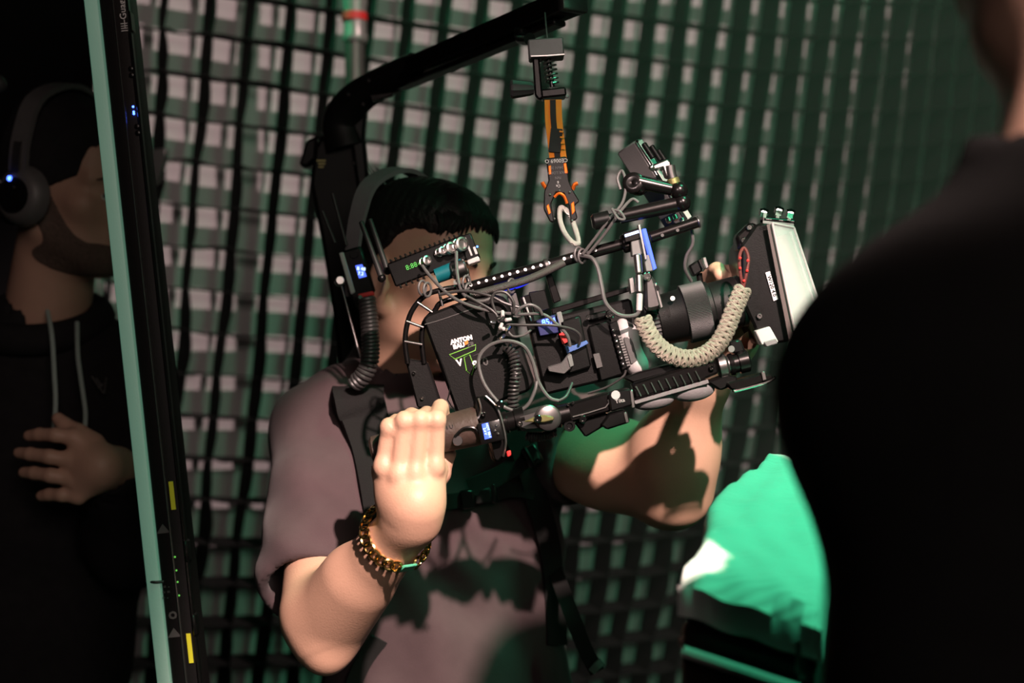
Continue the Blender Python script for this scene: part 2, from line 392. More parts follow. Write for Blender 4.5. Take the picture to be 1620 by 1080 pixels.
# ---------------------------------------------------------------- hanging fabric egg crate in front of a white cloth
GX = [866.85, 513.27, -68.92, -52.91, -7.47, -4.43, 4.96, 13.43, 0.76]
GY = [565.6, 25.1, 478.19, -23.7, -54.48, -9.85, -7.1, 2.86, -5.13]
GN = V(((-240 - 810) / F, 1.0, (540 - 430) / F)); GNU = GN.normalized()
def gfe(i, j):
    u = i / 10 - 1; v = j / 8 - 1
    return (1, u, v, u * u, u * v, v * v, u ** 3, u * u * v, u * v * v)
def gray(i, j):
    fe = gfe(i, j); x = sum(a * b for a, b in zip(fe, GX)); y = sum(a * b for a, b in zip(fe, GY))
    return V(((x - 810) / F, 1.0, -(y - 540) / F))
GK = (gray(1, 5) * 3.0).dot(GN)
def gp(i, j):
    r = gray(i, j); p = r * (GK / r.dot(GN)); p.z += CZ; return p
GD, GDH, GAP = 0.078, 0.058, 0.03
ph = rng.uniform(0, 6.28, (60, 4))
def looseness(i, j):      # the crate hangs looser towards the left side and the bottom
    return 0.35 + 0.9 * max(0, (3 - i) / 5) + 0.5 * max(0, (j - 8) / 9)
def strip_mesh(front, rear, th, name):
    m = MB(); n = len(front); vs = []; fs = []
    for k in range(n):
        t = front[min(k + 1, n - 1)] - front[max(k - 1, 0)]; a = t.cross(rear[k] - front[k]).normalized() * th / 2
        vs += [front[k] - a, front[k] + a, rear[k] + a, rear[k] - a]
    for k in range(n - 1):
        for q in range(4):
            q2 = (q + 1) % 4; fs.append((k * 4 + q, k * 4 + q2, k * 4 + 4 + q2, k * 4 + 4 + q))
    fs.append((3, 2, 1, 0)); fs.append(tuple((n - 1) * 4 + q for q in range(4)))
    m.add(vs, fs); return m
I0, I1, J0, J1 = -2, 30, -3, 21
crate = thing('fabric_egg_crate', gp(10, 18), 'large black fabric egg crate of square cells hanging across the whole background', 'light control grid')
gx = (gp(11, 8) - gp(10, 8)).normalized(); gz = (gp(10, 7) - gp(10, 8)).normalized()
SUBD = 8
for i in range(I0, I1 + 1):
    fr, re = [], []
    for k in range((J1 - J0) * SUBD + 1):
        j = J0 + k / SUBD; lo = looseness(i, j)
        bow = math.sin(math.pi * (j % 1.0)) * (0.0035 * lo) * (1 if i > -1 else 1.5)
        wob = 0.006 * lo * math.sin(j * 0.9 + ph[i + 5][0]) + 0.0035 * lo * math.sin(j * 2.3 + ph[i + 5][1])
        fr.append(gp(i, j) + gx * (wob + bow) + GNU * 0.004 * lo * math.sin(j * 1.7 + ph[i + 5][2]))
        re.append(gp(i, j) + GNU * GD + gx * (wob * 0.3 - bow * 0.4))
    strip_mesh(fr, re, 0.0025, 'vertical_strip').build('vertical_strip', 'crate', crate)
for j in range(J0 + 1, J1 + 1):
    fr, re = [], []
    for k in range((I1 - I0) * SUBD + 1):
        i = I0 + k / SUBD; lo = looseness(i, j); c = int(math.floor(i)); u = i % 1.0
        am = ph[(c * 7 + j * 3) % 60][1] / 6.28; am2 = ph[(c * 5 + j * 11) % 60][3] / 6.28
        sag = -math.sin(math.pi * u) * 0.010 * lo * (am - 0.25) - math.sin(2 * math.pi * u) * 0.006 * lo * (am2 - 0.3)
        fr.append(gp(i, j) + gz * (sag + 0.003 * lo * math.sin(i * 1.1 + ph[j + 6][0])))
        re.append(gp(i, j) + GNU * (GDH if j < 9 else GDH + 0.004 * (j - 8)) + gz * (sag * 0.25))
    strip_mesh(fr, re, 0.0025, 'horizontal_strip').build('horizontal_strip', 'crate', crate)
# rope edging along the left border of the crate
MB().tube([gp(I0 - 0.02, J0 + k * 0.5) + gx * 0.004 * math.sin(k * 1.3) for k in range((J1 - J0) * 2 + 1)], 0.005, 8, sub=3).build('edge_cord', 'crate', crate)

m = MB(); vs = []; fs = []; ni, nj, sb = 40, 26, 4
ii = [-2.3 + k / sb for k in range(34 * sb + 1)]; jj = [-4 + k / sb for k in range(26 * sb + 1)]
for j in jj:
    for i in ii:
        p = gp(i, j) + GNU * (GD + GAP + 0.006 * math.sin(i * 0.8 + j * 0.25) + 0.004 * math.sin(j * 0.7 - i * 0.31) + 0.02 * max(0, -1.5 - i) * math.sin(i * 4.2 + j * 0.2))
        vs.append(p)
n = len(ii)
for b in range(len(jj) - 1):
    for a in range(n - 1): fs.append((b * n + a, b * n + a + 1, (b + 1) * n + a + 1, (b + 1) * n + a))
m.add(vs, fs); o = m.build('backdrop_cloth', 'cloth'); tag(o, 'pale cloth sheet stretched behind the black egg crate', 'cloth')
md = o.modifiers.new('thickness', 'SOLIDIFY'); md.thickness = 0.003; md.offset = 1

# ---------------------------------------------------------------- stands behind
t = thing('light_stand', W(562, 540, 2.75) - V((0, 0, W(562, 540, 2.75).z)), 'upright steel tube stand with a red band, behind the boom arm', 'stand')
d = 2.75
MB().lathe(W(560, -420, d), (0.004, 0, -1), [(0, S(17, d)), (S(330, d), S(17, d)), (S(335, d), S(19.5, d)), (S(425, d), S(19.5, d)), (S(432, d), S(18, d)), (S(470, d), S(18, d)), (S(478, d), S(20, d)), (S(483, d), S(20, d)), (S(487, d), S(18, d))], 28).build('outer_tube', 'pole', t)
MB().lathe(W(560.5, 21, d), (0.0, 0, -1), [(0, S(20.5, d)), (S(12, d), S(20.5, d))], 28).build('red_band', 'redp', t)
MB().cyl(W(561, 60, d), V((W(566, 60, d).x, d, 0.55)), S(15.5, d), n=28).build('inner_tube', 'poled', t)
bx = W(566, 60, d).x
MB().cyl(V((bx, d, 0.5)), V((bx, d, 0.62)), S(22, d), n=24, bev=0.004).build('collar', 'plastic', t)
for k in range(3):
    a = 0.6 + k * 2.094
    MB().cyl(V((bx, d, 0.58)), V((bx + 0.45 * math.cos(a), d + 0.28 * math.sin(a), 0.012)), 0.011, n=12).build('leg', 'poled', t)

d = 2.62
t = thing('slim_stand', V((W(152, 540, d).x, d, 0)), 'thin pale metal stand behind the man in the black hoodie', 'stand')
MB().cyl(V((W(153, 540, d).x, d, 0.3)), W(150, 120, d), S(4, d), n=14).build('pole', 'steel', t)
MB().cyl(V((W(160, 540, d).x, d, 0.3)), W(160, 430, d), S(3, d), n=14).build('side_pole', 'steel', t)
MB().box(W(140, 180, d), (S(36, d), 0.03, S(9, d)), bev=0.002).build('clamp_bar', 'anodm', t)
MB().cyl(W(124, 172, d), W(124, 172, d) + V((0, -0.03, 0)), S(5, d), n=14, bev=0.002).build('clamp_screw', 'chrome', t)
MB().cyl(W(138, 178, d), W(138, 178, d) + V((0, -0.03, 0)), S(6, d), n=14, bev=0.002).build('clamp_screw', 'chrome', t)
for k in range(3):
    a = 0.3 + k * 2.094; c = V((W(153, 540, d).x, d, 0.4))
    MB().cyl(c, V((c.x + 0.3 * math.cos(a), d + 0.2 * math.sin(a), 0.01)), 0.008, n=10).build('leg', 'steel', t)

d = 2.6
t = thing('spring_clamp', W(250, 262, d), 'small metal clamp gripping the cloth edge beside the tall light bar', 'clamp')
MB().prism([(241, 235), (263, 233), (262, 250), (252, 285), (240, 296), (238, 262)], d, 0.02, 0.002).build('jaw', 'steel', t)
MB().cyl(W(237, 247, d), W(225, 252, d), S(6, d), n=14, bev=0.002).build('pivot', 'chrome', t)
MB().prism([(238, 258), (246, 300), (240, 330), (233, 300)], d + 0.005, 0.012, 0.002).build('handle', 'plastic', t)

# ---------------------------------------------------------------- tall LED light bar, leaning
d = 1.72
pt = lambda x, y: W(x, y, d)
top, bot = V(pt(149, -260)), V(pt(311, 1250))
ax_ = (bot - top).normalized(); sx = V((1, 0, 0)) - ax_ * ax_.x; sx.normalize(); sy = V((0, 1, 0)); AX = (sx, sy, ax_)
k_ = (0.0 - top.z) / ax_.z; base = top + ax_ * k_
LEN = (base - top).length; mid = (top + base) / 2
t = thing('led_light_bar', base, 'tall leaning black LED light bar with a pale green edge, before the hooded man', 'light fixture')
MB().box(mid + sx * S(10, d), (S(44, d), 0.05, LEN), AX, 0.003, 2).build('housing', 'plastmat', t)
MB().box(mid + sx * S(-23.5, d) + sy * -0.004, (S(22, d), 0.05, LEN - 0.01), AX, 0.003, 2).build('diffuser', 'diff', t)
MB().box(mid + sx * S(11, d) + sy * -0.026, (S(3, d), 0.004, LEN - 0.02), AX, 0.001).build('trim_rail', 'anodm', t)
MB().box(mid + sx * S(31, d) + sy * -0.022, (S(5, d), 0.012, LEN - 0.02), AX, 0.002).build('side_rail', 'plastic', t)
def bar(y, off):   # a point on the front of the bar at picture row y
    q = top + ax_ * ((y + 260) / 1510 * (bot - top).length); return q + sx * S(off, d) + sy * -0.0262
for y, h, off in ((782, 44, 20), (1020, 46, 22)):
    MB().box(bar(y, off), (S(7, d), 0.001, S(h, d)), AX).build('yellow_sticker', 'yellow', t)
for y in (177, 185, 188): MB().ball(bar(y, 24), 0.0014, n=8).build('blue_indicator', 'ledblue', t)
for y in (208, 218, 118, 128): MB().lathe(bar(y, 27), (0, -1, 0), [(0, 0.003), (0.0015, 0.003), (0.002, 0.002)], 14).build('button', 'plastic', t)
for y in (877, 898, 916, 937): MB().ball(bar(y, 14), 0.0012, n=8).build('green_indicator', 'ledgreen', t)
for y, s in ((3, 'O'), (30, '—Guage'), (53, '||||')):
    text('lettering', s, bar(y, 24), ax_ * -1, sx * -1, 0.011, 'white', t)
text('lettering', '= = -\n- = =\n= -', bar(930, -8), sx, ax_ * -1, 0.0065, 'cable', t)
text('lettering', 'O', bar(967, 1), sx, ax_ * -1, 0.012, 'cable', t, bold=0.0006)
for y in (832, 994):
    c = bar(y, 0); MB().slab([c - ax_ * -0.005 - sx * 0.008, c - ax_ * -0.005 + sx * 0.008, c - ax_ * 0.006], sy * 0.0006).build('warning_triangle', 'dgrey', t)
MB().tube([bar(910, -36) + sy * 0.004, bar(912, -20) + sy * -0.004, bar(913, -8)], 0.0018, 8).build('tie_cord', 'cabled', t)
for y in (45, 870, 985): MB().box(bar(y, 33) + sy * 0.006, (S(6, d), 0.02, S(34, d)), AX, 0.002).build('side_latch', 'plastic', t)

# ---------------------------------------------------------------- thin stage haze hanging before the right part of the crate
hm = bpy.data.materials.new('thin_haze'); hm.use_nodes = True; nt = hm.node_tree; nt.nodes.clear()
ho_ = nt.nodes.new('ShaderNodeOutputMaterial'); hv = nt.nodes.new('ShaderNodeVolumeScatter'); hv.inputs['Density'].default_value = 0.06; hv.inputs['Color'].default_value = (0.9, 0.95, 0.92, 1)
nt.links.new(hv.outputs[0], ho_.inputs['Volume'])
hz = MB().slab([V((x_, y_, 0.05)) for x_, y_ in ((-0.35, 3.05), (0.55, 2.55), (2.4, 2.3), (2.4, 4.2), (1.2, 3.62), (0.4, 3.28))], V((0, 0, 3.0))).build('stage_haze', hm, smooth=False); tag(hz, 'thin green-lit haze hanging in front of the egg crate', 'haze', kind='stuff')

# ---------------------------------------------------------------- people
def head_sdf(c, fwd, up, s=1.0, ears=True, es=1.0, ez=0.0):
    """a head around point c (middle of the skull, level with the eyes); returns field, frame function"""
    f = V(fwd).normalized(); u = (V(up) - f * V(up).dot(f)).normalized(); r = f.cross(u)   # r: the figure's right
    A = (r, f, u)
    def p(x, y, z): return V(c) + (r * x + f * y + u * z) * s
    h = SDF()
    h.ell(p(0, -0.012, 0.040), [0.074 * s, 0.094 * s, 0.082 * s], A, 0.02)
    h.ell(p(0, 0.026, -0.030), [0.060 * s, 0.066 * s, 0.086 * s], A, 0.03)
    h.ell(p(0, 0.050, 0.052), [0.056 * s, 0.036 * s, 0.040 * s], A, 0.03)
    h.cap(p(0, 0.060, -0.092), p(0, 0.066, -0.098), 0.022 * s, k=0.025)
    for e in (-1, 1):
        h.cap(p(e * 0.052, -0.006, -0.055), p(e * 0.018, 0.058, -0.094), 0.018 * s, 0.017 * s, 0.03)
        h.ell(p(e * 0.043, 0.056, -0.018), [0.024 * s, 0.022 * s, 0.020 * s], A, 0.025)
        h.cap(p(e * 0.012, 0.088, 0.024), p(e * 0.048, 0.068, 0.022), 0.0095 * s, 0.009 * s, 0.016)
    for e in (-1, 1): h.ell(p(e * 0.032, 0.096, 0.002), [0.019 * s, 0.017 * s, 0.012 * s], A, 0.016, sub=True)
    for e in (-1, 1):
        h.ell(p(e * 0.032, 0.0715, 0.0), [0.0145 * s, 0.0145 * s, 0.0135 * s], A, 0.004)
        h.cap(p(e * 0.020, 0.083, 0.006), p(e * 0.044, 0.076, 0.006), 0.0042 * s, 0.0036 * s, 0.005)   # upper lid
        h.cap(p(e * 0.022, 0.082, -0.009), p(e * 0.043, 0.076, -0.008), 0.0032 * s, 0.003 * s, 0.005)
    h.cap(p(0, 0.086, 0.018), p(0, 0.108, -0.028), 0.0085 * s, 0.0115 * s, 0.016)
    h.ell(p(0, 0.104, -0.033), [0.013 * s, 0.012 * s, 0.010 * s], A, 0.008)
    for e in (-1, 1): h.ell(p(e * 0.012, 0.094, -0.035), [0.008 * s, 0.010 * s, 0.007 * s], A, 0.006)
    for e in (-1, 1): h.ell(p(e * 0.007, 0.101, -0.043), [0.004 * s, 0.005 * s, 0.004 * s], A, 0.003, sub=True)
    h.cap(p(-0.020, 0.080, -0.058), p(0, 0.092, -0.055), 0.0055 * s, 0.0068 * s, 0.008); h.cap(p(0.020, 0.080, -0.058), p(0, 0.092, -0.055), 0.0055 * s, 0.0068 * s, 0.008)
    h.cap(p(-0.018, 0.079, -0.068), p(0, 0.089, -0.070), 0.0055 * s, 0.0078 * s, 0.008); h.cap(p(0.018, 0.079, -0.068), p(0, 0.089, -0.070), 0.0055 * s, 0.0078 * s, 0.008)
    h.cap(p(-0.024, 0.090, -0.063), p(0.024, 0.090, -0.063), 0.0016 * s, k=0.003, sub=True)
    if ears:
        for e in (-1, 1):
            B = ((r * math.cos(0.45 * e) - f * e * math.sin(0.45)).normalized(),); rr = (r * 0.9 - f * 0.42 * e).normalized(); ff = (f * 0.9 + r * 0.42 * e).normalized()
            EA = (rr, ff, u)
            h.ell(p(e * 0.078, -0.014, ez - 0.006), [0.010 * s, 0.020 * s * es, 0.033 * s * es], EA, 0.006)
            h.ell(p(e * 0.085, -0.010, ez - 0.002), [0.008 * s, 0.012 * s * es, 0.019 * s * es], EA, 0.006, sub=True)
            h.ell(p(e * 0.074, -0.003, ez - 0.030 * es), [0.008 * s, 0.010 * s, 0.011 * s], EA, 0.008)
            h.ell(p(e * 0.080, 0.004, ez - 0.008), [0.004 * s, 0.005 * s, 0.007 * s], EA, 0.004)
    return h, p, A

def eyes(p, A, look, parent, s=1.0):
    for e in (-1, 1):
        c = p(e * 0.032, 0.0735, -0.001); ey = MB().ball(c, 0.0128 * s, n=20, axes=A).build('eye', 'eyew', parent)
        g = (V(look) - c).normalized() if look is not None else A[1]
        MB().ball(c + g * 0.0090 * s, 0.0052 * s, n=12).build('iris', 'iris', ey)

def finger(h, pts, r0, r1, k=0.004):
    n = len(pts) - 1
    for i in range(n):
        h.cap(pts[i], pts[i + 1], r0 + (r1 - r0) * i / n, r0 + (r1 - r0) * (i + 1) / n, k if i else min(0.010, k * 1.6))

def nail(pt, tip, out, wid, parent):
    a = (tip - pt).normalized(); o = (V(out) - a * V(out).dot(a)).normalized(); sd = a.cross(o)
    return MB().ball(tip - a * wid * 0.35 + o * wid * 0.62, wid, (0.62, 0.85, 0.22), 12, (sd, a, o)).build('fingernail', 'lip', parent)

def bobble(P, q, amp, seedk):   # soft cloth folds
    x = P @ np.array(q[0]); y = P @ np.array(q[1])
    return amp * (np.sin(x + 1.7 * np.sin(y * 0.6 + seedk)) * 0.6 + np.sin(y * 1.3 + seedk * 2 + 1.2 * np.sin(x * 0.7)) * 0.4)

def legs_sdf(hipL, hipR, footL, footR, zc=0.95):
    h = SDF()
    for hp, ft in ((hipL, footL), (hipR, footR)):
        kn = (V(hp) * 0.5 + V(ft) * 0.5); kn.z = 0.49; kn += V((0.01, -0.02, 0))
        an = V((ft[0], ft[1], 0.09))
        h.cap(hp, kn, 0.088, 0.062, 0.04); h.cap(kn, an, 0.062, 0.046, 0.03)
    return h
def shoes(person, feet, ang):
    for fx, fy in feet:
        c = V((fx, fy, 0)); a = V((math.cos(ang), math.sin(ang), 0)); b = V((-a.y, a.x, 0))
        s = SDF(); s.cap(c - a * 0.05 + V((0, 0, 0.045)), c + a * 0.13 + V((0, 0, 0.035)), 0.042, 0.038, 0.02); s.cap(c - a * 0.04 + V((0, 0, 0.05)), c - a * 0.03 + V((0, 0, 0.11)), 0.042, 0.047, 0.03)
        s.plane(c, (0, 0, -1))
        lo, hi = bbox([c - a * 0.1, c + a * 0.18, c + V((0, 0, 0.16))], 0.08); lo[2] = -0.012
        sdf_obj('shoe', [(s, lo, hi, 0.008)], 'shoe', person)

# ================================================================= the camera operator
op = None
hc = W(670, 434, 1.86)
Hs, Hp, HA = head_sdf(hc, (0.82, -0.56, -0.14), (0.04, -0.02, 1), 0.95, True, 1.2, -0.012)
nb = W(655, 640, 1.93)
shR, shL = W(535, 690, 1.87), W(845, 672, 1.93)
elR, wrR = W(503, 985, 1.65), W(652, 818, 1.488)
elL, wrL = W(1058, 762, 1.80), W(1113, 600, 1.72)
Hs.cap(Hp(0, -0.025, -0.07), nb, 0.056, 0.064, 0.03)
Hs.cap(Hp(-0.03, 0.0, -0.09), nb + V((-0.02, -0.03, 0)), 0.03, 0.03, 0.03)
pel = V((W(715, 1150, 1.95).x, 1.97, 0.93)); che = V((W(690, 800, 1.97).x, 1.98, 1.27))
tor = SDF(); TA = (V((0.94, 0.34, 0)), V((-0.34, 0.94, 0)), V((0, 0, 1)))
tor.ell(che, [0.165, 0.115, 0.20], TA, 0.05); tor.ell((che + pel) / 2, [0.150, 0.112, 0.22], TA, 0.06); tor.ell(pel, [0.165, 0.12, 0.15], TA, 0.06)
tor.cap(shR, shL, 0.062, 0.062, 0.06); tor.cap(nb, che, 0.07, 0.10, 0.05)
# right arm (picture left): upper arm, forearm and hand gripping the handle
d0 = 1.478
armR = SDF()
EB = W(517, 984, 1.62)
armR.cap(shR, EB + V((-0.010, 0.012, 0.012)), 0.052, 0.045, 0.02); armR.cap(EB, wrR, 0.0440, 0.0270, 0.02)
armR.cap(EB, EB.lerp(wrR, 0.4) + V((-0.004, 0, 0.003)), 0.041, 0.038, 0.02)
armR.cap(W(514, 1034, 1.607), W(515, 1038, 1.606), 0.020, 0.018, 0.03)
mcp = [W(606, 738, d0), W(630, 750, d0 - 0.006), W(657, 748, d0 - 0.006), W(688, 738, d0)]
pip = [W(616, 674, d0 - 0.004), W(640, 664, d0 - 0.010), W(665, 662, d0 - 0.010), W(691, 662, d0 - 0.006)]
armR.cap(wrR, W(657, 795, d0), 0.0275, 0.030, 0.02)
for a, b in ((0, 0.020), (1, 0.021), (2, 0.021), (3, 0.021)):
    armR.cap(W(652, 800, d0 + 0.004), mcp[a] + V((0, 0.010, -0.004)), 0.023, b * 0.66, 0.012)
armR.ell((mcp[1] + mcp[2]) / 2 + V((0, 0.014, -0.022)), [0.034, 0.019, 0.034], None, 0.015)
tipsR = []
for q in range(4):
    L = (0.92, 1.0, 1.04, 1.0)[q]; up = V((0.004, 0.046 * L, 0.002)); dn = V((0.004, 0.006, -0.028 * L))
    if q == 3: up = V((0.002, 0.036, 0.010)); dn = V((0.004, 0.014, -0.020))
    pts = [mcp[q], pip[q], pip[q] + up, pip[q] + up + dn]
    finger(armR, pts, (0.0091, 0.0095, 0.0095, 0.0096)[q], 0.0080, 0.0028); tipsR.append(pts)
    armR.ell(mcp[q] + V((0, -0.005, 0)), [0.0090, 0.0080, 0.0100], None, 0.007)
    armR.ell(pip[q] + V((0, -0.003, -0.002)), [0.0090, 0.0085, 0.009], None, 0.004)
finger(armR, [W(672, 785, d0 + 0.015), W(695, 748, d0 + 0.035), W(705, 718, d0 + 0.062), W(700, 698, d0 + 0.078)], 0.0135, 0.009)
# left arm (picture right): elbow low, hand raised behind the lens
armL = SDF()
armL.cap(shL + V((0.02, 0, -0.02)), elL, 0.060, 0.050, 0.03); armL.cap(elL, wrL, 0.050, 0.030, 0.03)
armL.ell(elL + V((0.006, 0, -0.022)), [0.034, 0.034, 0.028], None, 0.03)
armL.ell(elL.lerp(wrL, 0.32) + V((-0.008, -0.004, 0)), [0.050, 0.046, 0.052], None, 0.035)
armL.ell(shL.lerp(elL, 0.6) + V((0, 0, -0.010)), [0.075, 0.052, 0.050], None, 0.04)
pal = W(1140, 535, 1.70)
armL.cap(wrL, pal, 0.030, 0.033, 0.02); armL.ell(pal + V((0.008, 0, 0.006)), [0.040, 0.022, 0.042], None, 0.02)
mL = [W(1122, 478, 1.70), W(1148, 476, 1.695), W(1172, 490, 1.69), W(1190, 512, 1.685)]
finger(armL, [mL[0], W(1121, 438, 1.685), W(1134, 428, 1.655), W(1140, 434, 1.635)], 0.0115, 0.0088)
finger(armL, [mL[1], W(1146, 440, 1.68), W(1152, 432, 1.66), W(1155, 442, 1.64)], 0.0112, 0.0085)
finger(armL, [mL[2], W(1180, 462, 1.685), W(1188, 455, 1.665), W(1190, 466, 1.645)], 0.0105, 0.008)
finger(armL, [mL[3], W(1200, 500, 1.675), W(1204, 508, 1.655), W(1200, 516, 1.64)], 0.0098, 0.0075)
finger(armL, [W(1128, 570, 1.70), W(1150, 566, 1.665), W(1172, 552, 1.635), W(1188, 536, 1.615)], 0.0145, 0.0095)
for q in range(4): armL.cap(pal, mL[q], 0.022, 0.0135, 0.014)
ch = [(Hs, *bbox([hc + V((0, 0, 0.14)), hc - V((0, 0, 0.14)), hc + V((0.12, -0.12, 0)), hc - V((0.12, -0.12, 0)), nb], 0.035), 0.0034)]
ch.append((tor, *bbox([che, pel, shR, shL], 0.26), 0.014))
lo, hi = bbox([shR, elR, wrR] + mcp + pip, 0.075); ch.append((armR, lo, hi, 0.0027))
lo, hi = bbox([shL, elL, wrL, pal] + mL, 0.07); ch.append((armL, lo, hi, 0.0031))
op = sdf_obj('person', ch, 'skin')
tag(op, 'camera operator in a faded black t-shirt gripping the rig handle with a raised fist', 'person')
eyes(Hp, HA, W(1400, 330, 1.3), op, 0.95)
# hair: short black crop with a ragged fringe
hr = SDF(); hr.ell(Hp(0, -0.014, 0.046), [0.077, 0.095, 0.083], HA, 0.02); hr.ell(Hp(0, 0.035, 0.080), [0.057, 0.050, 0.036], HA, 0.03); hr.ell(Hp(0, -0.06, -0.01), [0.061, 0.046, 0.065], HA, 0.03)
face = SDF(); face.ell(Hp(0, 0.113, -0.006), [0.084, 0.062, 0.090], HA, 0.02); face.ell(Hp(0, 0.02, -0.10), [0.10, 0.075, 0.085], HA, 0.02)
for e in (-1, 1): face.ell(Hp(e * 0.085, 0.042, 0.010), [0.034, 0.050, 0.060], HA, 0.02)
for e in (-1, 1): face.ell(Hp(e * 0.085, -0.012, -0.012), [0.03, 0.03, 0.038], HA, 0.02)
hr.carve(face, 0.0); hr.plane(Hp(0, 0, -0.085), -HA[2])
r_, f_, u_ = [np.array(a) for a in HA]; hc0 = np.array(hc)
hr.disp(lambda P: 0.0009 * np.sin(420 * np.arctan2((P - hc0) @ r_, (P - hc0) @ u_) / 2.2 + 90 * ((P - hc0) @ f_)) + 0.0005 * np.sin(500 * ((P - hc0) @ f_)))
ho = sdf_obj('hair', [(hr, *bbox([hc + V((0.14, 0.14, 0.16)), hc - V((0.14, 0.14, 0.10))], 0.0), 0.0034)], 'hair', op)
lk = MB()
for k in range(46):      # fringe locks
    a = -1.25 + 2.5 * k / 45; x0 = 0.066 * math.sin(a); y0 = 0.056 + 0.032 * math.cos(a); z0 = 0.087 - 0.010 * abs(a) + random.uniform(-.004, .004)
    L = random.uniform(0.010, 0.024)
    lk.tube([Hp(x0 * 0.85, y0 - 0.02, z0 + 0.012), Hp(x0 * 0.98, y0, z0), Hp(x0 * 1.06 + random.uniform(-.004, .004), y0 + 0.001, z0 - L)], lambda t: 0.0052 * (1 - t) ** 0.7 + 0.0004, 6, sub=4)
for k in range(40):      # tuft standing up at the crown
    a = random.uniform(0, 6.28); b = random.uniform(0, 0.03); c = Hp(-0.005 + b * math.cos(a), -0.085 + b * math.sin(a) * 0.6, 0.095)
    lk.tube([c, c + (HA[2] * 0.022 - HA[1] * random.uniform(0.0, 0.018) + HA[0] * random.uniform(-.012, .012)), c + HA[2] * random.uniform(0.028, 0.045) - HA[1] * random.uniform(0.005, 0.03) + HA[0] * random.uniform(-.02, .02)], lambda t: 0.0014 * (1 - t) + 0.0002, 4, sub=3)
lk.build('hair_lock', 'hair', ho)['kind'] = 'stuff'
for e in (-1, 1): MB().tube([Hp(e * 0.016, 0.0985, 0.022), Hp(e * 0.034, 0.0935, 0.027), Hp(e * 0.050, 0.079, 0.021)], lambda t: 0.0034 * (1 - 0.6 * t), 6).build('eyebrow', 'hair', op)
# t-shirt
def folds(amp, s):
    return lambda P: bobble(P, ((38, 30, 16), (-22, 26, 30)), amp, s)
sh = SDF()
sh.ell(che, [0.182, 0.135, 0.215], TA, 0.05); sh.ell((che + pel) / 2, [0.168, 0.130, 0.24], TA, 0.06); sh.ell(pel, [0.182, 0.14, 0.16], TA, 0.06)
sh.cap(shR, shL, 0.076, 0.076, 0.06); sh.cap(nb + V((0, 0, -0.02)), che, 0.085, 0.11, 0.05)
sh.cap(shR, shR.lerp(elR, 0.74), 0.078, 0.080, 0.045); sh.cap(shL, shL.lerp(elL, 0.50), 0.080, 0.078, 0.04)
eR = shR.lerp(elR, 0.72)
sh.disp(folds(0.0055, 0.4)); sh.disp(lambda P: 0.0028 * np.sin(P @ np.array([70, 20, 48]) + 2.2 * np.sin(P[:, 2] * 21)))
cutR = SDF(); axR = (elR - shR).normalized(); cutR.cap(shR.lerp(elR, 0.3), elR + axR * 0.3, 0.060, 0.066, 0.01); sh.carve(cutR, 0.0)
axL = (elL - shL).normalized(); cutL = SDF(); cutL.cap(shL.lerp(elL, 0.22), elL + axL * 0.2, 0.058, 0.060, 0.01); sh.carve(cutL, 0.0)
neckc = SDF(); neckc.cap(nb + V((0.0, -0.01, -0.03)), nb + V((0.01, -0.02, 0.3)), 0.070, 0.085, 0.01); sh.carve(neckc, 0.0)
hemL = SDF(); hemL.cap(shL.lerp(elL, 0.36) + axL * 0.3, shL.lerp(elL, 0.36) + axL * 0.31, 0.3, k=0.01); sh.carve(hemL, 0.0)
hemR = SDF(); hemR.cap(shR.lerp(elR, 0.86) + axR * 0.2, shR.lerp(elR, 0.86) + axR * 0.21, 0.2 + 0.012, k=0.01); sh.carve(hemR, 0.0)
sh.plane(V((0, 0, 0.84)), (0, 0, -1))
so = sdf_obj('t_shirt', [(sh, *bbox([che, pel, shR, shL, eR, shL.lerp(elL, 0.5)], 0.17), 0.006)], 'shirt', op)
lg = legs_sdf(pel + V((-0.085, 0, -0.05)), pel + V((0.085, 0.02, -0.05)), (pel.x - 0.14, pel.y, 0), (pel.x + 0.15, pel.y + 0.02, 0))
lg.ell(pel + V((0, 0, -0.03)), [0.165, 0.125, 0.13], TA, 0.05)
sdf_obj('trousers', [(lg, *bbox([pel + V((-0.16, -0.05, 0.06)), (pel.x + 0.16, pel.y, 0.05)], 0.1), 0.012)], 'trouser', op)
shoes(op, ((pel.x - 0.14, pel.y), (pel.x + 0.15, pel.y + 0.02)), -0.7)
# bracelet with chunky links and a green plate
wc = wrR.lerp(elR, 0.13); wa = (elR - wrR).normalized(); _, wp, wq = ax3(wa, V((0, -1, 0)))
bc = thing('chain_bracelet', wc, 'gold curb chain bracelet with a green plate on the raised wrist', 'bracelet')
NL = 26; Rb = 0.0365
pa = max([6.2832 * z / 90 for z in range(90)], key=lambda z: (wp * math.cos(z) + wq * math.sin(z)).dot(V((0.62, -0.78, -0.1))))
for k in range(NL):
    a = 2 * math.pi * k / NL; c = wc + (wp * math.cos(a) + wq * math.sin(a)) * Rb + wa * (0.006 * math.sin(a) + 0.004)
    if abs((a - pa + math.pi) % (2 * math.pi) - math.pi) < 0.30: continue
    tg = (-wp * math.sin(a) + wq * math.cos(a)); nr = (wp * math.cos(a) + wq * math.sin(a)); tilt = 0.65
    u2 = (wa * math.cos(tilt) + nr * math.sin(tilt))
    pts = [c + tg * (0.0062 * math.cos(q)) + u2 * (0.0050 * math.sin(q)) for q in [2 * math.pi * z / 10 for z in range(10)]]
    MB().tube(pts, 0.0017, 6, sub=2, closed=True).build('link', 'gold', bc)
a = pa; nr = (wp * math.cos(a) + wq * math.sin(a)); tg = (-wp * math.sin(a) + wq * math.cos(a)); c = wc + nr * (Rb + 0.002) + wa * (0.006 * math.sin(a) + 0.004)
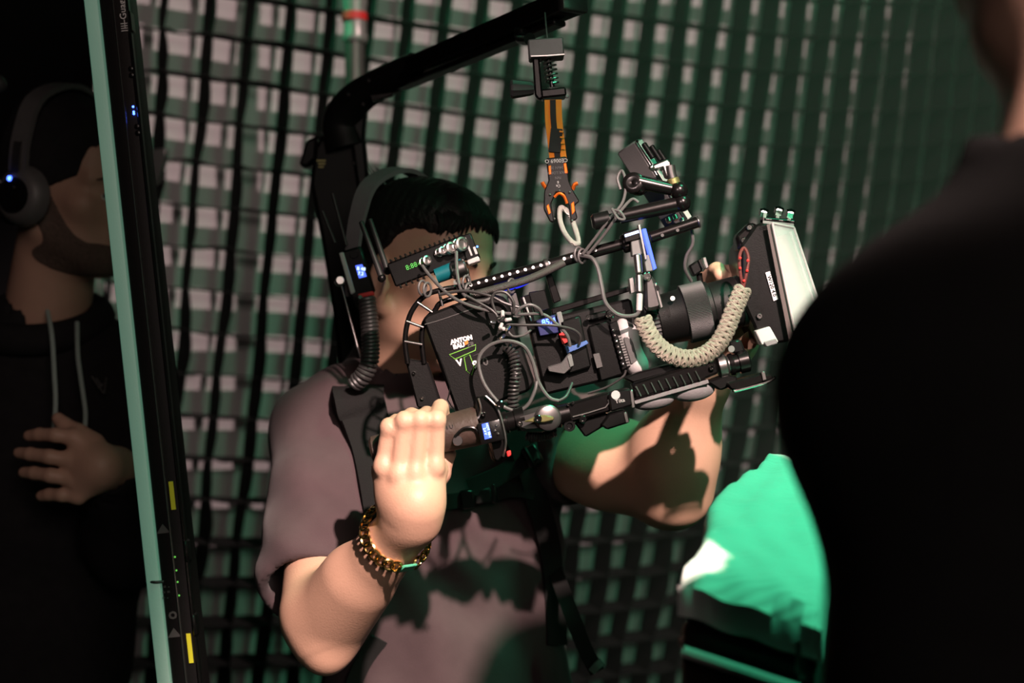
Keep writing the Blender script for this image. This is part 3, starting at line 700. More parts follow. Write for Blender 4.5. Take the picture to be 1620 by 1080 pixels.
MB().box(c, (0.018, 0.013, 0.003), (tg, wa, nr), 0.001).build('plate', 'jade', bc)
MB().box(c + tg * 0.0115, (0.004, 0.011, 0.003), (tg, wa, nr), 0.001).build('clasp', 'gold', bc)
MB().box(c - tg * 0.0115, (0.004, 0.011, 0.003), (tg, wa, nr), 0.001).build('clasp', 'gold', bc)

# ================================================================= the man in the hoodie (left)
h2 = W(116, 304, 2.14)
Ls, Lp, LA = head_sdf(h2, (0.93, -0.36, -0.12), (0.05, -0.03, 1), 1.0)
n2 = W(72, 520, 2.19); c2 = W(35, 800, 2.24); p2 = V((c2.x - 0.02, 2.25, 0.98))
Ls.cap(Lp(0, -0.02, -0.06), n2, 0.058, 0.066, 0.03)
s2L, s2R = W(185, 610, 2.20), W(-160, 610, 2.30)
e2, w2 = W(212, 852, 2.12), W(182, 742, 2.00)
tor2 = SDF(); tor2.ell(c2, [0.17, 0.11, 0.24], None, 0.05); tor2.ell(p2, [0.15, 0.11, 0.2], None, 0.05); tor2.cap(s2L, s2R, 0.06, 0.06, 0.05)
hd2 = SDF(); dh = 1.965
hd2.cap(e2, w2, 0.040, 0.028, 0.02)
m2 = [W(118, 692, dh), W(114, 728, dh - .004), W(116, 758, dh - .004), W(124, 784, dh)]
hd2.cap(w2, W(160, 738, dh), 0.028, 0.030, 0.02)
for q in range(4): hd2.cap(W(160, 738, dh + 0.003), m2[q], 0.024, 0.0125, 0.014)
hd2.ell(W(140, 738, dh + 0.006), [0.030, 0.015, 0.038], None, 0.012)
TP = [[W(88, 688, dh - .006), W(62, 687, dh + .004), W(46, 689, dh + .012)], [W(78, 722, dh - .010), W(48, 718, dh), W(30, 716, dh + .010)], [W(80, 752, dh - .010), W(54, 748, dh), W(38, 747, dh + .010)], [W(98, 783, dh - .004), W(78, 782, dh + .004), W(66, 784, dh + .010)]]
for q in range(4): finger(hd2, [m2[q]] + TP[q], (0.0108, 0.0112, 0.0108, 0.0098)[q], 0.0080)
finger(hd2, [W(150, 700, dh + .010), W(124, 684, dh + .014), W(102, 672, dh + .022), W(92, 662, dh + .026)], 0.014, 0.009)
p_l = sdf_obj('person', [(Ls, *bbox([h2 + V((0.12, 0.12, 0.14)), h2 - V((0.12, 0.12, 0.14)), n2], 0.03), 0.0042), (tor2, *bbox([c2, p2, s2L, s2R], 0.24), 0.016), (hd2, *bbox([e2, w2] + m2 + [x[-1] for x in TP], 0.05), 0.003)], 'skin2')
tag(p_l, 'bearded man in black beanie and hoodie, open hand on his chest, at the left edge', 'person')
eyes(Lp, LA, W(900, 380, 1.6), p_l)
for q in range(4): nail(TP[q][1], TP[q][2], (0.1, -1, 0.1), 0.0068, p_l)
for e in (-1, 1): MB().tube([Lp(e * 0.014, 0.098, 0.020), Lp(e * 0.034, 0.093, 0.026), Lp(e * 0.050, 0.079, 0.020)], lambda t: 0.0036 * (1 - 0.6 * t), 6).build('eyebrow', 'beard', p_l)
bd = SDF(); bd.ops = list(Ls.ops); bd.disp(lambda P: -0.0018 + 0.0012 * np.sin(P[:, 0] * 900) * np.sin(P[:, 2] * 850) * np.sin(P[:, 1] * 800))
reg = SDF(); reg.ell(Lp(0, 0.034, -0.094), [0.075, 0.082, 0.030], LA, 0.02)
for e in (-1, 1): reg.cap(Lp(e * 0.070, 0.0, -0.02), Lp(e * 0.055, 0.035, -0.078), 0.018, 0.022, 0.02)
reg.cap(Lp(-0.022, 0.092, -0.050), Lp(0.022, 0.092, -0.050), 0.0062, k=0.006); reg.cap(Lp(0, 0.085, -0.082), Lp(0, 0.085, -0.095), 0.012, k=0.01)
bd.clip(reg); lipc = SDF(); lipc.ell(Lp(0, 0.094, -0.063), [0.022, 0.02, 0.0095], LA, 0.004); bd.carve(lipc, 0)
sdf_obj('beard', [(bd, *bbox([h2 + V((0.1, 0.1, 0.0)), h2 - V((0.1, 0.1, 0.15))], 0.02), 0.0034)], 'beard', p_l)
bn = SDF(); bn.ell(Lp(0, -0.016, 0.050), [0.086, 0.106, 0.094], LA, 0.02); bn.cap(Lp(0, -0.05, 0.10), Lp(0, -0.06, 0.12), 0.045, 0.03, 0.05); bn.ell(Lp(0, -0.055, -0.0), [0.078, 0.055, 0.06], LA, 0.03)
bn.plane(Lp(0, 0.0, -0.002), -LA[2] * 0.9 + LA[1] * 0.43)
r2, f2, u2 = [np.array(a) for a in LA]; hh2 = np.array(h2)
bn.disp(lambda P: 0.0005 * np.sin(150 * np.arctan2((P - hh2) @ r2, (P - hh2) @ f2)))
sdf_obj('beanie', [(bn, *bbox([h2 + V((0.14, 0.14, 0.18)), h2 - V((0.14, 0.14, 0.10))], 0.0), 0.004)], 'hood', p_l)
MB().tube([Lp(-0.05, -0.085, -0.02), Lp(0, -0.10, -0.04), Lp(0.06, -0.075, -0.03)], lambda t: 0.02, 8).build('hair', 'hair', p_l)
hd = SDF(); hd.ell(c2, [0.205, 0.145, 0.27], None, 0.05); hd.ell(p2, [0.19, 0.15, 0.24], None, 0.06); hd.cap(s2L, s2R, 0.082, 0.082, 0.06)
hd.cap(n2 + V((0, 0, -0.02)), c2, 0.095, 0.13, 0.06)
hd.cap(s2L, e2, 0.080, 0.068, 0.04); hd.cap(e2, e2.lerp(w2, 0.93), 0.064, 0.044, 0.035); hd.cap(s2R, s2R + V((-0.05, 0.02, -0.3)), 0.08, 0.07, 0.04)
hd.disp(lambda P: bobble(P, ((30, 26, 18), (-20, 22, 28)), 0.005, 1.3))
hk = SDF(); hk.cap(n2 + V((0.01, -0.02, -0.055)), n2 + V((0.035, -0.03, 0.3)), 0.060, 0.075, 0.01); hd.carve(hk, 0)
hw = SDF(); hw.cap(e2.lerp(w2, 0.75), w2 + (w2 - e2).normalized() * 0.2, 0.036, 0.037, 0.01); hd.carve(hw, 0)
hd.plane(V((0, 0, 0.80)), (0, 0, -1))
sdf_obj('hoodie', [(hd, *bbox([c2, p2, s2L, s2R + V((-0.05, 0, -0.3)), e2, w2, n2], 0.19), 0.0085)], 'hood', p_l)
MB().tube([n2 + V((0.085 * math.cos(a), -0.015 + 0.08 * math.sin(a), 0.012 + 0.03 * math.sin(a * 1) )) for a in [6.283 * k / 14 for k in range(14)]], 0.024, 10, closed=True).build('hood_collar', 'hood', p_l)
cd = 2.055
MB().tube([W(75, 492, 2.10), W(82, 530, cd), W(86, 590, cd - 0.01), W(88, 640, cd - 0.02), W(84, 690, cd - 0.03)], 0.0034, 8).build('drawstring', 'cord', p_l)
MB().tube([W(122, 510, 2.09), W(123, 560, cd), W(128, 600, cd - 0.01), W(135, 650, cd - 0.02), W(134, 680, cd - 0.02)], 0.0034, 8).build('drawstring', 'cord', p_l)
lg2 = MB()
for a, b in (((145, 595), (164, 622)), ((152, 598), (162, 612)), ((168, 597), (165, 622)), ((155, 613), (164, 607))):
    lg2.cyl(W(*a, 2.085), W(*b, 2.085), 0.0010, n=6)
lg2.build('chest_emblem', 'cable', p_l)
l2 = legs_sdf(p2 + V((-0.085, 0, -0.08)), p2 + V((0.085, 0.02, -0.08)), (p2.x - 0.12, p2.y, 0), (p2.x + 0.12, p2.y, 0)); l2.ell(p2, [0.16, 0.12, 0.15], None, 0.05)
sdf_obj('trousers', [(l2, *bbox([p2 + V((-0.15, 0, 0.1)), (p2.x + 0.15, p2.y, 0.05)], 0.12), 0.014)], 'trouser', p_l)
shoes(p_l, ((p2.x - 0.12, p2.y), (p2.x + 0.12, p2.y)), -0.8)
# his headset
hs = thing('headset', Lp(0.085, -0.01, -0.02), 'dark headset with a glowing blue light worn over the black beanie', 'headset')
MB().ribbon([Lp(x, -0.02, z) for x, z in ((0.100, 0.02), (0.099, 0.07), (0.075, 0.130), (0.0, 0.158), (-0.075, 0.130), (-0.099, 0.07), (-0.100, 0.02))], 0.030, 0.008, LA[1]).build('headband', 'dgrey', hs)
MB().ribbon([Lp(x, -0.02, z) for x, z in ((0.106, 0.0), (0.106, 0.04), (0.104, 0.062))], 0.014, 0.005, LA[1]).build('slider', 'anodm', hs)
for e in (1, -1):
    cu = MB().lathe(Lp(e * 0.082, -0.015, -0.015), LA[0] * e, [(0, 0.042), (0.006, 0.045), (0.012, 0.043), (0.016, 0.041), (0.022, 0.038), (0.028, 0.030), (0.030, 0.0)], 28, caps=False).build('ear_cup', 'dgrey', hs)
    if e == 1:
        MB().lathe(Lp(0.1115, -0.015, -0.015), LA[0], [(0, 0.026), (0.003, 0.025), (0.004, 0.0)], 24, caps=False).build('cup_plate', 'plastic', cu)
        MB().ball(Lp(0.114, -0.022, 0.008), 0.0038, n=10).build('indicator_light', 'ledblue', cu)
        MB().ball(Lp(0.115, -0.012, -0.004), 0.0022, n=8).build('button', 'anodm', cu)
        MB().tube([Lp(0.118, -0.035, 0.0), Lp(0.128, -0.05, 0.03), Lp(0.128, -0.058, 0.08), Lp(0.12, -0.056, 0.125)], 0.0032, 8).build('microphone_boom', 'plastic', hs)
        MB().ball(Lp(0.12, -0.054, 0.14), 0.014, n=14).build('microphone_foam', 'drub', hs)

# ================================================================= the man in the foreground (right)
nf = W(1755, 285, 0.80); cf = V((0.42, 0.84, 1.28)); pf = V((0.42, 0.86, 0.95))
hf = W(1760, -250, 0.80)
Fs, Fp, FA = head_sdf(hf, (-0.80, 0.60, -0.12), (0, 0, 1), 1.0)
Fs.cap(Fp(0, -0.02, -0.06), nf, 0.058, 0.066, 0.03)
sL, sR = V((0.249, 0.80, 1.422)), V((0.62, 0.90, 1.45))
tf = SDF(); tf.ell(cf, [0.18, 0.12, 0.2], None, 0.05); tf.ell(pf, [0.16, 0.12, 0.2], None, 0.05)
aL = [sL, V((0.247, 0.75, 1.12)), V((0.40, 0.62, 1.02))]
hf3 = SDF(); hf3.cap(aL[1], aL[2], 0.04, 0.028, 0.02); hf3.ell(aL[2] + V((0, -0.06, 0)), [0.02, 0.05, 0.042], None, 0.02)
for q in range(4): finger(hf3, [aL[2] + V((0, -0.09, 0.03 - 0.02 * q)), aL[2] + V((0, -0.125, 0.03 - 0.02 * q)), aL[2] + V((0.012, -0.15, 0.03 - 0.02 * q)), aL[2] + V((0.03, -0.155, 0.03 - 0.02 * q))], 0.010, 0.008)
finger(hf3, [aL[2] + V((0.0, -0.03, 0.035)), aL[2] + V((-0.01, -0.06, 0.055)), aL[2] + V((-0.005, -0.09, 0.065)), aL[2] + V((0, -0.10, 0.066))], 0.012, 0.009)
pr = sdf_obj('person', [(Fs, *bbox([hf + V((0.14, 0.12, 0.14)), hf - V((0.12, 0.12, 0.14)), nf], 0.04), 0.006), (tf, *bbox([cf, pf], 0.24), 0.018), (hf3, *bbox(aL[1:] + [aL[2] + V((0, -0.17, 0))], 0.06), 0.005)], 'skin2')
tag(pr, 'man in a black jacket seen from behind, a dark blurred shape at the right', 'person')
eyes(Fp, FA, None, pr)
jk = SDF(); jk.ell(cf, [0.20, 0.145, 0.24], None, 0.06); jk.ell(pf, [0.19, 0.15, 0.25], None, 0.06)
jk.cap(sL, sR, 0.082, 0.082, 0.06); jk.cap(nf + V((0.02, 0.02, 0.0)), cf, 0.07, 0.13, 0.06); jk.cap(sL, nf + V((0.02, 0, -0.01)), 0.078, 0.055, 0.05); jk.cap(nf + V((0.008, 0, -0.02)), nf + V((0.008, 0, 0.02)), 0.080, 0.079, 0.03); jk.plane(nf + V((0, 0, 0.040)), (-0.25, -0.1, 1))
jk.cap(sL, aL[1], 0.080, 0.072, 0.05); jk.cap(aL[1], aL[1].lerp(aL[2], 0.9), 0.07, 0.045, 0.03)
jk.cap(sR, V((0.66, 0.92, 1.15)), 0.08, 0.07, 0.05); jk.cap(V((0.66, 0.92, 1.15)), V((0.60, 1.02, 1.05)), 0.065, 0.05, 0.04)
jk.disp(lambda P: bobble(P, ((30, 26, 18), (-20, 22, 28)), 0.005, 2.3))
jn = SDF(); jn.cap(nf + V((0, 0, -0.02)), nf + V((0, 0, 0.3)), 0.060, 0.064, 0.01); jk.carve(jn, 0); jk.plane(V((0, 0, 0.78)), (0, 0, -1))
sdf_obj('jacket', [(jk, *bbox([cf, pf, sL, sR, nf] + aL, 0.2), 0.008)], 'jacket', pr)
hf2 = SDF(); hf2.ell(Fp(0, -0.016, 0.048), [0.084, 0.104, 0.092], FA, 0.02); hf2.ell(Fp(0, -0.05, -0.01), [0.075, 0.055, 0.065], FA, 0.03)
fc = SDF(); fc.ell(Fp(0, 0.115, -0.02), [0.09, 0.062, 0.09], FA, 0.02); fc.ell(Fp(0, 0.05, -0.10), [0.10, 0.08, 0.09], FA, 0.02); hf2.carve(fc, 0)
sdf_obj('hair', [(hf2, *bbox([hf + V((0.16, 0.14, 0.18)), hf - V((0.13, 0.13, 0.10))], 0.0), 0.006)], 'hair', pr)
l3 = legs_sdf(pf + V((-0.09, 0, -0.06)), pf + V((0.09, 0.0, -0.06)), (pf.x - 0.13, pf.y, 0), (pf.x + 0.13, pf.y, 0)); l3.ell(pf, [0.17, 0.13, 0.15], None, 0.05)
sdf_obj('trousers', [(l3, *bbox([pf + V((-0.15, 0, 0.1)), (pf.x + 0.15, pf.y, 0.05)], 0.12), 0.016)], 'trouser', pr)
shoes(pr, ((pf.x - 0.13, pf.y), (pf.x + 0.13, pf.y)), 2.2)

# ---------------------------------------------------------------- the hand-held camera rig (seen from its side, tilted up to the right)
RD = 1.57
def axes(deg, yaw=0.0):
    a = math.radians(deg); b = math.radians(yaw)
    u = V((math.cos(a) * math.cos(b), -math.sin(b), math.sin(a) * math.cos(b))); v = V((-math.sin(a), 0, math.cos(a))); w = u.cross(v)
    return (u.normalized(), v.normalized(), w.normalized())     # along, up, toward the viewer
RA = axes(13.5); U, UP, TO = RA
if TO.y > 0: TO = -TO
def rb(mb, x, y, w, h, dep, d=RD, deg=13.5, bev=0.0015, seg=1, yaw=0.0):
    """box w x h picture pixels, dep metres deep, centred on pixel x, y with its FRONT face at depth d"""
    A = axes(deg, yaw); return mb.box(W(x, y, d) + V((0, dep / 2, 0)), (S(w, d), S(h, d), dep), A, bev, seg)
def screw(x, y, d, r, parent, m='chrome', name='screw'):
    c = W(x, y, d); o = MB().lathe(c, (0, -1, 0), [(0, r), (0.0022, r), (0.003, r * 0.8), (0.003, r * 0.42), (0.0016, r * 0.38), (0.0016, 0)], 16, caps=False).build(name, m, parent); return o
def wire(name, pts, r, m, label, d=RD, cat='cable', n=8):
    P = [W(p[0], p[1], p[2] if len(p) > 2 else d) for p in pts]
    o = MB().tube(P, r, n, sub=7).build(name, m); tag(o, label, cat); return o

# ---- top handle: long perforated rail, curved back loop, short cheese tube
t = thing('top_handle', W(660, 470, RD), 'long black perforated handle rail slanting across the top of the rig', 'camera handle')
a, b = W(722, 460, RD), W(985, 386, RD)
MB().cyl(a, b, S(9, RD), n=24, bev=0.001).build('rail', 'anod', t)
for k in range(17):
    x = 745 + k * 12.3; 
    if 11 <= k <= 11: continue
    y = 460 - (x - 722) * 0.2814 - 2.5
    MB().lathe(W(x, y, RD - S(8.6, RD)), (0, -1, 0.25), [(0, S(2.6, RD)), (0.0012, S(2.4, RD)), (0.0012, S(1.5, RD)), (0.0002, S(1.4, RD)), (0.0002, 0)], 12, caps=False).build('hole_rim', 'steel', t)
MB().cyl(W(862, 421, RD), W(869, 419, RD), S(11.5, RD), n=24, bev=0.001).build('clamp_ring', 'anodm', t)
MB().cyl(W(983, 387, RD), W(1000, 382, RD), S(15, RD), n=24, bev=0.002).build('rail_socket', 'anod', t)
MB().cyl(W(1028, 376, RD), W(1104, 351, RD), S(9, RD), n=24, bev=0.001).build('front_tube', 'anod', t)
MB().cyl(W(1103, 351.5, RD), W(1106, 350.5, RD), S(9.8, RD), n=24, bev=0.0006).build('end_cap', 'anodm', t)
for k, x in enumerate((1048, 1072)): MB().cyl(W(x, 372 - k * 8, RD - 0.006), W(x, 372 - k * 8, RD - 0.0075), S(2.6, RD), n=10).build('hole_rim', 'steel', t)
for dx, dd in ((0, 0.0), (26, 0.004)):
    MB().tube([W(735 + dx * .3, 452 + dx * .5, RD + 0.01), W(700, 458 + dx * .75, RD + dd), W(672 + dx * .6, 468 + dx * .9, RD + dd), W(650 + dx * .85, 495 + dx * .55, RD + dd), W(641 + dx, 535, RD + dd), W(645 + dx, 575, RD + dd)], S(4.2, RD), 12, sub=8).build('loop_tube', 'anod', t)
for x, y, x2, y2 in ((640, 540, 668, 545), (643, 508, 670, 518), (660, 478, 684, 494), (694, 459, 700, 484)):
    MB().cyl(W(x, y, RD - 0.002), W(x2, y2, RD - 0.002), S(2.4, RD), n=10).build('loop_bridge', 'anodm', t)
MB().prism([(640, 566), (676, 572), (702, 650), (660, 645)], RD + 0.004, 0.018, 0.002).build('back_plate', 'plastmat', t)
for x, y in ((655, 590), (668, 630)): screw(x, y, RD + 0.004, 0.002, t)
for (x, y) in ((668, 455), (676, 458), (738, 447), (742, 459), (809, 452), (915, 402), (921, 405)):
    MB().tube([W(x + 6 * math.cos(q), y + 11 * math.sin(q), RD - 0.008 + 0.004 * math.cos(q)) for q in [6.283 * z / 8 for z in range(8)]], S(2.0, RD), 7, sub=3, closed=True).build('tie_loop', 'cable', t)
o = MB().tube(WP([(745, 467, RD - .004), (790, 455, RD - .010), (840, 440, RD - .010), (893, 415, RD - .008)]), S(6.2, RD), 12).build('braided_cable', 'sleeve'); tag(o, 'thick grey braided cable hugging the underside of the handle rail', 'cable')
o = MB().tube(WP([(784, 458, RD - .003), (820, 452, RD - .004), (848, 437, RD - .003)]), S(3.6, RD), 8).build('blue_glow_tube', 'strip'); tag(o, 'emissive tube painting a blue screen glow below the braided cable', 'painted glow')  # imitates blue glow from a screen, no fixture of its own
MB().prism([(862, 432), (872, 430), (888, 475), (876, 480)], RD + 0.02, 0.01, 0.001).build('strut', 'anod', t)
MB().prism([(872, 488), (1010, 448), (1012, 456), (874, 498)], RD + 0.02, 0.014, 0.001).build('lower_bar', 'anod', t)

# ---- wireless video transmitter on the back of the handle
t = thing('video_transmitter', W(690, 440, RD), 'ribbed black video transmitter box with connectors, two antennas, before the operator\'s cheek', 'transmitter')
d = 1.60; AN = 21
ob = MB(); rb(ob, 680, 412, 132, 40, 0.032, d, AN, 0.002); ob.build('housing', 'plastic', t)
A = axes(AN)
for sgn, n in ((1, 15), (-1, 13)):
    for k in range(n):
        c = W(680, 412, d) + A[0] * S(-58 + k * 116 / (n - 1), d) + A[1] * S(sgn * 21.5, d) + V((0, 0.012, 0))
        MB().box(c, (S(3, d), S(6, d), 0.026), A, 0.0006).build('cooling_fin', 'anod', t)
ob = MB(); rb(ob, 742, 391, 22, 42, 0.034, d - 0.003, AN, 0.0015); ob.build('end_plate', 'plastic', t)
ob = MB(); rb(ob, 749, 412, 20, 8, 0.03, d - 0.004, AN, 0.001); ob.build('end_foot', 'lgrey', t)
ob = MB(); rb(ob, 741, 390, 3, 30, 0.001, d - 0.0042, AN, 0.0); ob.build('end_stripe', 'lgrey', t)
ob = MB(); rb(ob, 752, 396, 4, 12, 0.001, d - 0.0042, AN, 0.0); ob.build('end_stripe', 'lgrey', t)
MB().ball(W(755, 390, d - 0.004), 0.0012, n=8).build('status_light', 'ledblue', t)
for x, y, r in ((692, 401, 7), (706, 396, 9.5), (723, 390, 11.5), (668, 416, 8)):
    c = W(x, y, d); R = S(r, d)
    p = MB().lathe(c, A[0] * 0.55 + V((0, -0.83, 0)), [(0, R), (0.004, R), (0.0045, R * 0.82), (0.008, R * 0.82), (0.0085, R), (0.013, R), (0.0135, R * 0.7), (0.010, R * 0.6), (0.010, 0)], 18, caps=False).build('connector', 'steel', t)
text('status_digits', '8:88', W(651, 421, d - 0.001), A[0], A[1], 0.008, 'ledgreen', t)
for x0, y0, x1, y1 in ((571, 350, 604, 440), (585, 346, 613, 428)):
    an = MB().cyl(W(x1, y1, d + 0.02), W(x0, y0, d + 0.03), S(5.0, d), S(4.2, d), n=14, bev=0.001).build('antenna', 'drub', t)
    MB().ball(W(x1, y1, d + 0.02), S(7, d), n=14).build('antenna_hinge', 'plastic', an)
ob = MB().lathe(W(690, 437, d + 0.002), A[0], [(0, S(12, d)), (S(46, d), S(13, d))], 24); ob.build('mount_plate', 'teal', t)
MB().cyl(W(713, 430, d), W(738, 422, d), S(14, d), n=24, bev=0.002).build('mount_knob', 'steel', t)
MB().cyl(W(738, 425, d), W(742, 450, d), S(3.5, d), n=12).build('mount_post', 'steel', t)

# ---- battery plate and battery
t = thing('camera_battery', W(740, 640, RD), 'flat black camera battery with white and green printing at the back of the rig', 'battery')
d = 1.565
MB().prism([(668, 505), (676, 497), (768, 462), (800, 470), (846, 604), (838, 618), (735, 656), (722, 652)], d, 0.055, 0.003).build('case', 'plastmat', t)
bx_ = MB()
bx_.tube(WP([(672, 513, d - .0003), (700, 505, d - .0003), (768, 481, d - .0003)]), 0.0006, 6, sub=3); bx_.build('groove', 'dgrey', t)
MB().tube(WP([(692, 556, d - .0003), (712, 612, d - .0003), (708, 632, d - .0003), (722, 652, d - .0003)]), 0.0008, 6, sub=2).build('groove', 'plastic', t)
TA_ = axes(14)
e = d - 0.0006
text('lettering', 'ANTON', W(730, 537.5, e), TA_[0], TA_[1], S(9.6, d), 'white', t, bold=0.0005)
text('lettering', 'BAU', W(726, 547, e), TA_[0], TA_[1], S(9.6, d), 'white', t, bold=0.0005)
text('lettering', 'ER', W(745, 545, e), TA_[0], TA_[1], S(10, d), 'cable', t, bold=0.0002)
MB().prism([(735, 541), (740, 537), (741, 543), (736, 546)], d - 0.0012, 0.0006).build('print_mark', 'orangep', t)
text('lettering', 'V', W(727, 574, e), TA_[0], TA_[1], S(15, d), 'white', t, bold=0.0004)
text('lettering', '9', W(752, 577, e), TA_[0], TA_[1], S(17, d), 'white', t, bold=0.0004)
text('lettering', '0', W(768, 572, e), TA_[0], TA_[1], S(19, d), 'cable', t, bold=0.0002)
def outline(pp, m, r=0.0005):
    return MB().tube([W(x, y, d - .0004) for x, y in pp], r, 6, sub=1, closed=True).build('print_mark', m, t)
outline([(711, 561), (753, 545), (752, 554), (720, 568)], 'greenp', 0.0006)
outline([(734, 565), (743, 561), (750, 580), (746, 593), (738, 586)], 'greenp', 0.0006)
outline([(748, 563), (760, 558), (761, 566), (750, 571)], 'cable', 0.0003)

# ---- camera body with its boxes and side grip
t = thing('cinema_camera', W(930, 620, RD), 'black cinema camera body in the middle of the rig with a silver-grey side grip', 'camera')
ob = MB(); rb(ob, 930, 548, 168, 118, 0.09, RD + 0.005, 13.5, 0.003); ob.build('body', 'plastmat', t)
MB().prism([(884, 508), (918, 498), (936, 580), (900, 592)], RD - 0.004, 0.01, 0.002).build('side_module', 'plastic', t)
MB().prism([(930, 516), (962, 506), (986, 592), (950, 604)], RD - 0.002, 0.01, 0.002).build('side_door', 'plastic', t)
MB().prism([(938, 560), (948, 558), (954, 580), (944, 583)], RD - 0.004, 0.003, 0.0005).build('door_latch', 'dgrey', t)
MB().prism([(964, 512), (976, 506), (997, 580), (984, 586)], RD - 0.006, 0.012, 0.001).build('connector_panel', 'plastic', t)
for k in range(7): MB().ball(W(970 + k * 2.6, 522 + k * 9, RD - 0.008), S(3.0, RD), (1, 0.8, 1), 10).build('knob', 'anodm' if k % 2 else 'steel', t)
for k in range(12): MB().box(W(981 + k * 1.25, 532 + k * 4.1, RD - 0.008), (S(6, RD), 0.002, S(1.5, RD)), axes(14), 0).build('grip_rib', 'steel', t)
gp_ = SDF(); gp_.cap(W(992, 528, RD + .004), W(1008, 578, RD + .004), 0.0105, 0.0115, 0.01); gp_.cap(W(984, 512, RD + .004), W(994, 530, RD + .004), 0.006, 0.010, 0.01); gp_.cap(W(1008, 578, RD + .004), W(1012, 596, RD + .006), 0.0095, 0.005, 0.01)
sdf_obj('side_grip', [(gp_, *bbox(WP([(980, 505, RD), (1020, 600, RD + .01)]), 0.02), 0.002)], 'lgrey', t)
MB().prism([(986, 534), (998, 530), (1010, 572), (998, 577)], RD - 0.0085, 0.004, 0.001).build('grip_panel', 'dgrey', t)
MB().prism([(888, 574), (900, 558), (904, 560), (908, 578), (893, 592), (868, 588), (866, 580)], RD - 0.012, 0.02, 0.001).build('drive_holder', 'dgrey', t)
MB().prism([(897, 563), (904, 560), (908, 578), (902, 581)], RD - 0.0135, 0.003, 0.0005).build('drive_cap', 'gedge', t)
MB().prism([(848, 507), (878, 497), (884, 526), (854, 532)], RD - 0.004, 0.02, 0.001).build('meter_box', 'dblue', t)
MB().prism([(880, 494), (888, 492), (900, 545), (892, 548)], RD - 0.004, 0.02, 0.001).build('meter_side', 'gedge', t)
text('meter_digits', '85.4', W(868, 509, RD - 0.0048), axes(10)[0], axes(10)[1], S(13, RD), 'ledblue', t, bold=0.0003)
for pp, m in (([(822, 470), (838, 465), (848, 520), (836, 526)], 'anod'), ([(836, 462), (862, 458), (870, 488), (846, 496)], 'plastic'), ([(802, 468), (816, 462), (826, 500), (812, 506)], 'dgrey'), ([(826, 470), (829, 469), (842, 508), (839, 509)], 'lgrey')):
    MB().prism(pp, RD - 0.002 - (0.004 if m == 'lgrey' else 0), 0.03, 0.001).build('interface_box', m, t)
MB().prism([(894, 548), (908, 546), (928, 538), (931, 543), (912, 553), (897, 559)], RD - 0.012, 0.004, 0.0005).build('blue_tape', 'bluecl', t)
MB().prism([(930, 497), (960, 490), (964, 500), (934, 508)], RD - 0.004, 0.03, 0.002).build('top_block', 'plastic', t)
screw(931, 502, RD - 0.004, 0.003, t); screw(965, 497, RD - 0.006, 0.005, t)
MB().prism([(884, 528), (894, 524), (900, 540), (890, 545)], RD - 0.008, 0.004, 0.0005).build('red_tag', 'redp', t)

# ---- lens
t = thing('camera_lens', W(1100, 530, RD), 'black camera lens with a finely ribbed focus ring', 'lens')
LD = 1.60; LU = U; c0 = W(1022, 512, LD)
def LP(px): return c0 + LU * S(px, LD)
q = lambda px: S(px, LD)
MB().lathe(LP(0), LU, [(0, q(34)), (q(18), q(34)), (q(20), q(39)), (q(60), q(42)), (q(62), q(43))], 48).build('rear_barrel', 'plastmat', t)
MB().lathe(LP(62), LU, [(0, q(44)), (q(1), q(46)), (q(37), q(46)), (q(38), q(44))], 240, rmod=lambda k, tt: 1.0 + (0.014 if k % 2 else -0.010)).build('focus_ring', 'drub', t)
MB().lathe(LP(100), LU, [(0, q(44)), (q(6), q(43)), (q(8), q(40)), (q(48), q(41)), (q(50), q(40))], 48).build('front_barrel', 'plastmat', t)
MB().lathe(LP(150), LU, [(0, q(40)), (q(2), q(41)), (q(20), q(41)), (q(21), q(38)), (q(26), q(37))], 48).build('filter_ring', 'anodm', t)
MB().lathe(LP(-4) + V((0, 0, 0)), LU, [(0, q(30)), (q(3), q(37)), (q(22), q(37)), (q(25), q(33))], 72, rmod=lambda k, tt: 1.0 + (0.03 if k % 2 else -0.03)).build('gear_ring', 'drub', t)
MB().lathe(W(1064, 472, LD - 0.031), (0, -1, 0.15), [(0, q(4)), (0.001, q(3.8)), (0.001, 0)], 14, caps=False).build('index_dot', 'lgrey', t)

# ---- lens motor and its column of bright plugs
t = thing('lens_motor', W(1030, 490, RD), 'grey rounded lens motor with a big screw beside the blue-lit bracket', 'lens motor')
d = 1.545
MB().prism([(1018, 440), (1026, 432), (1036, 438), (1049, 478), (1046, 488), (1030, 492), (1020, 490)], d, 0.03, 0.004).build('body', 'anodm', t)
MB().prism([(1034, 448), (1039, 446), (1050, 486), (1045, 489)], d - 0.002, 0.03, 0.001).build('side_edge', 'steel', t)
screw(1024, 437, d - 0.001, 0.0048, t)
MB().prism([(1037, 452), (1042, 451), (1044, 458), (1039, 460)], d - 0.0028, 0.001).build('label_square', 'plastic', t)

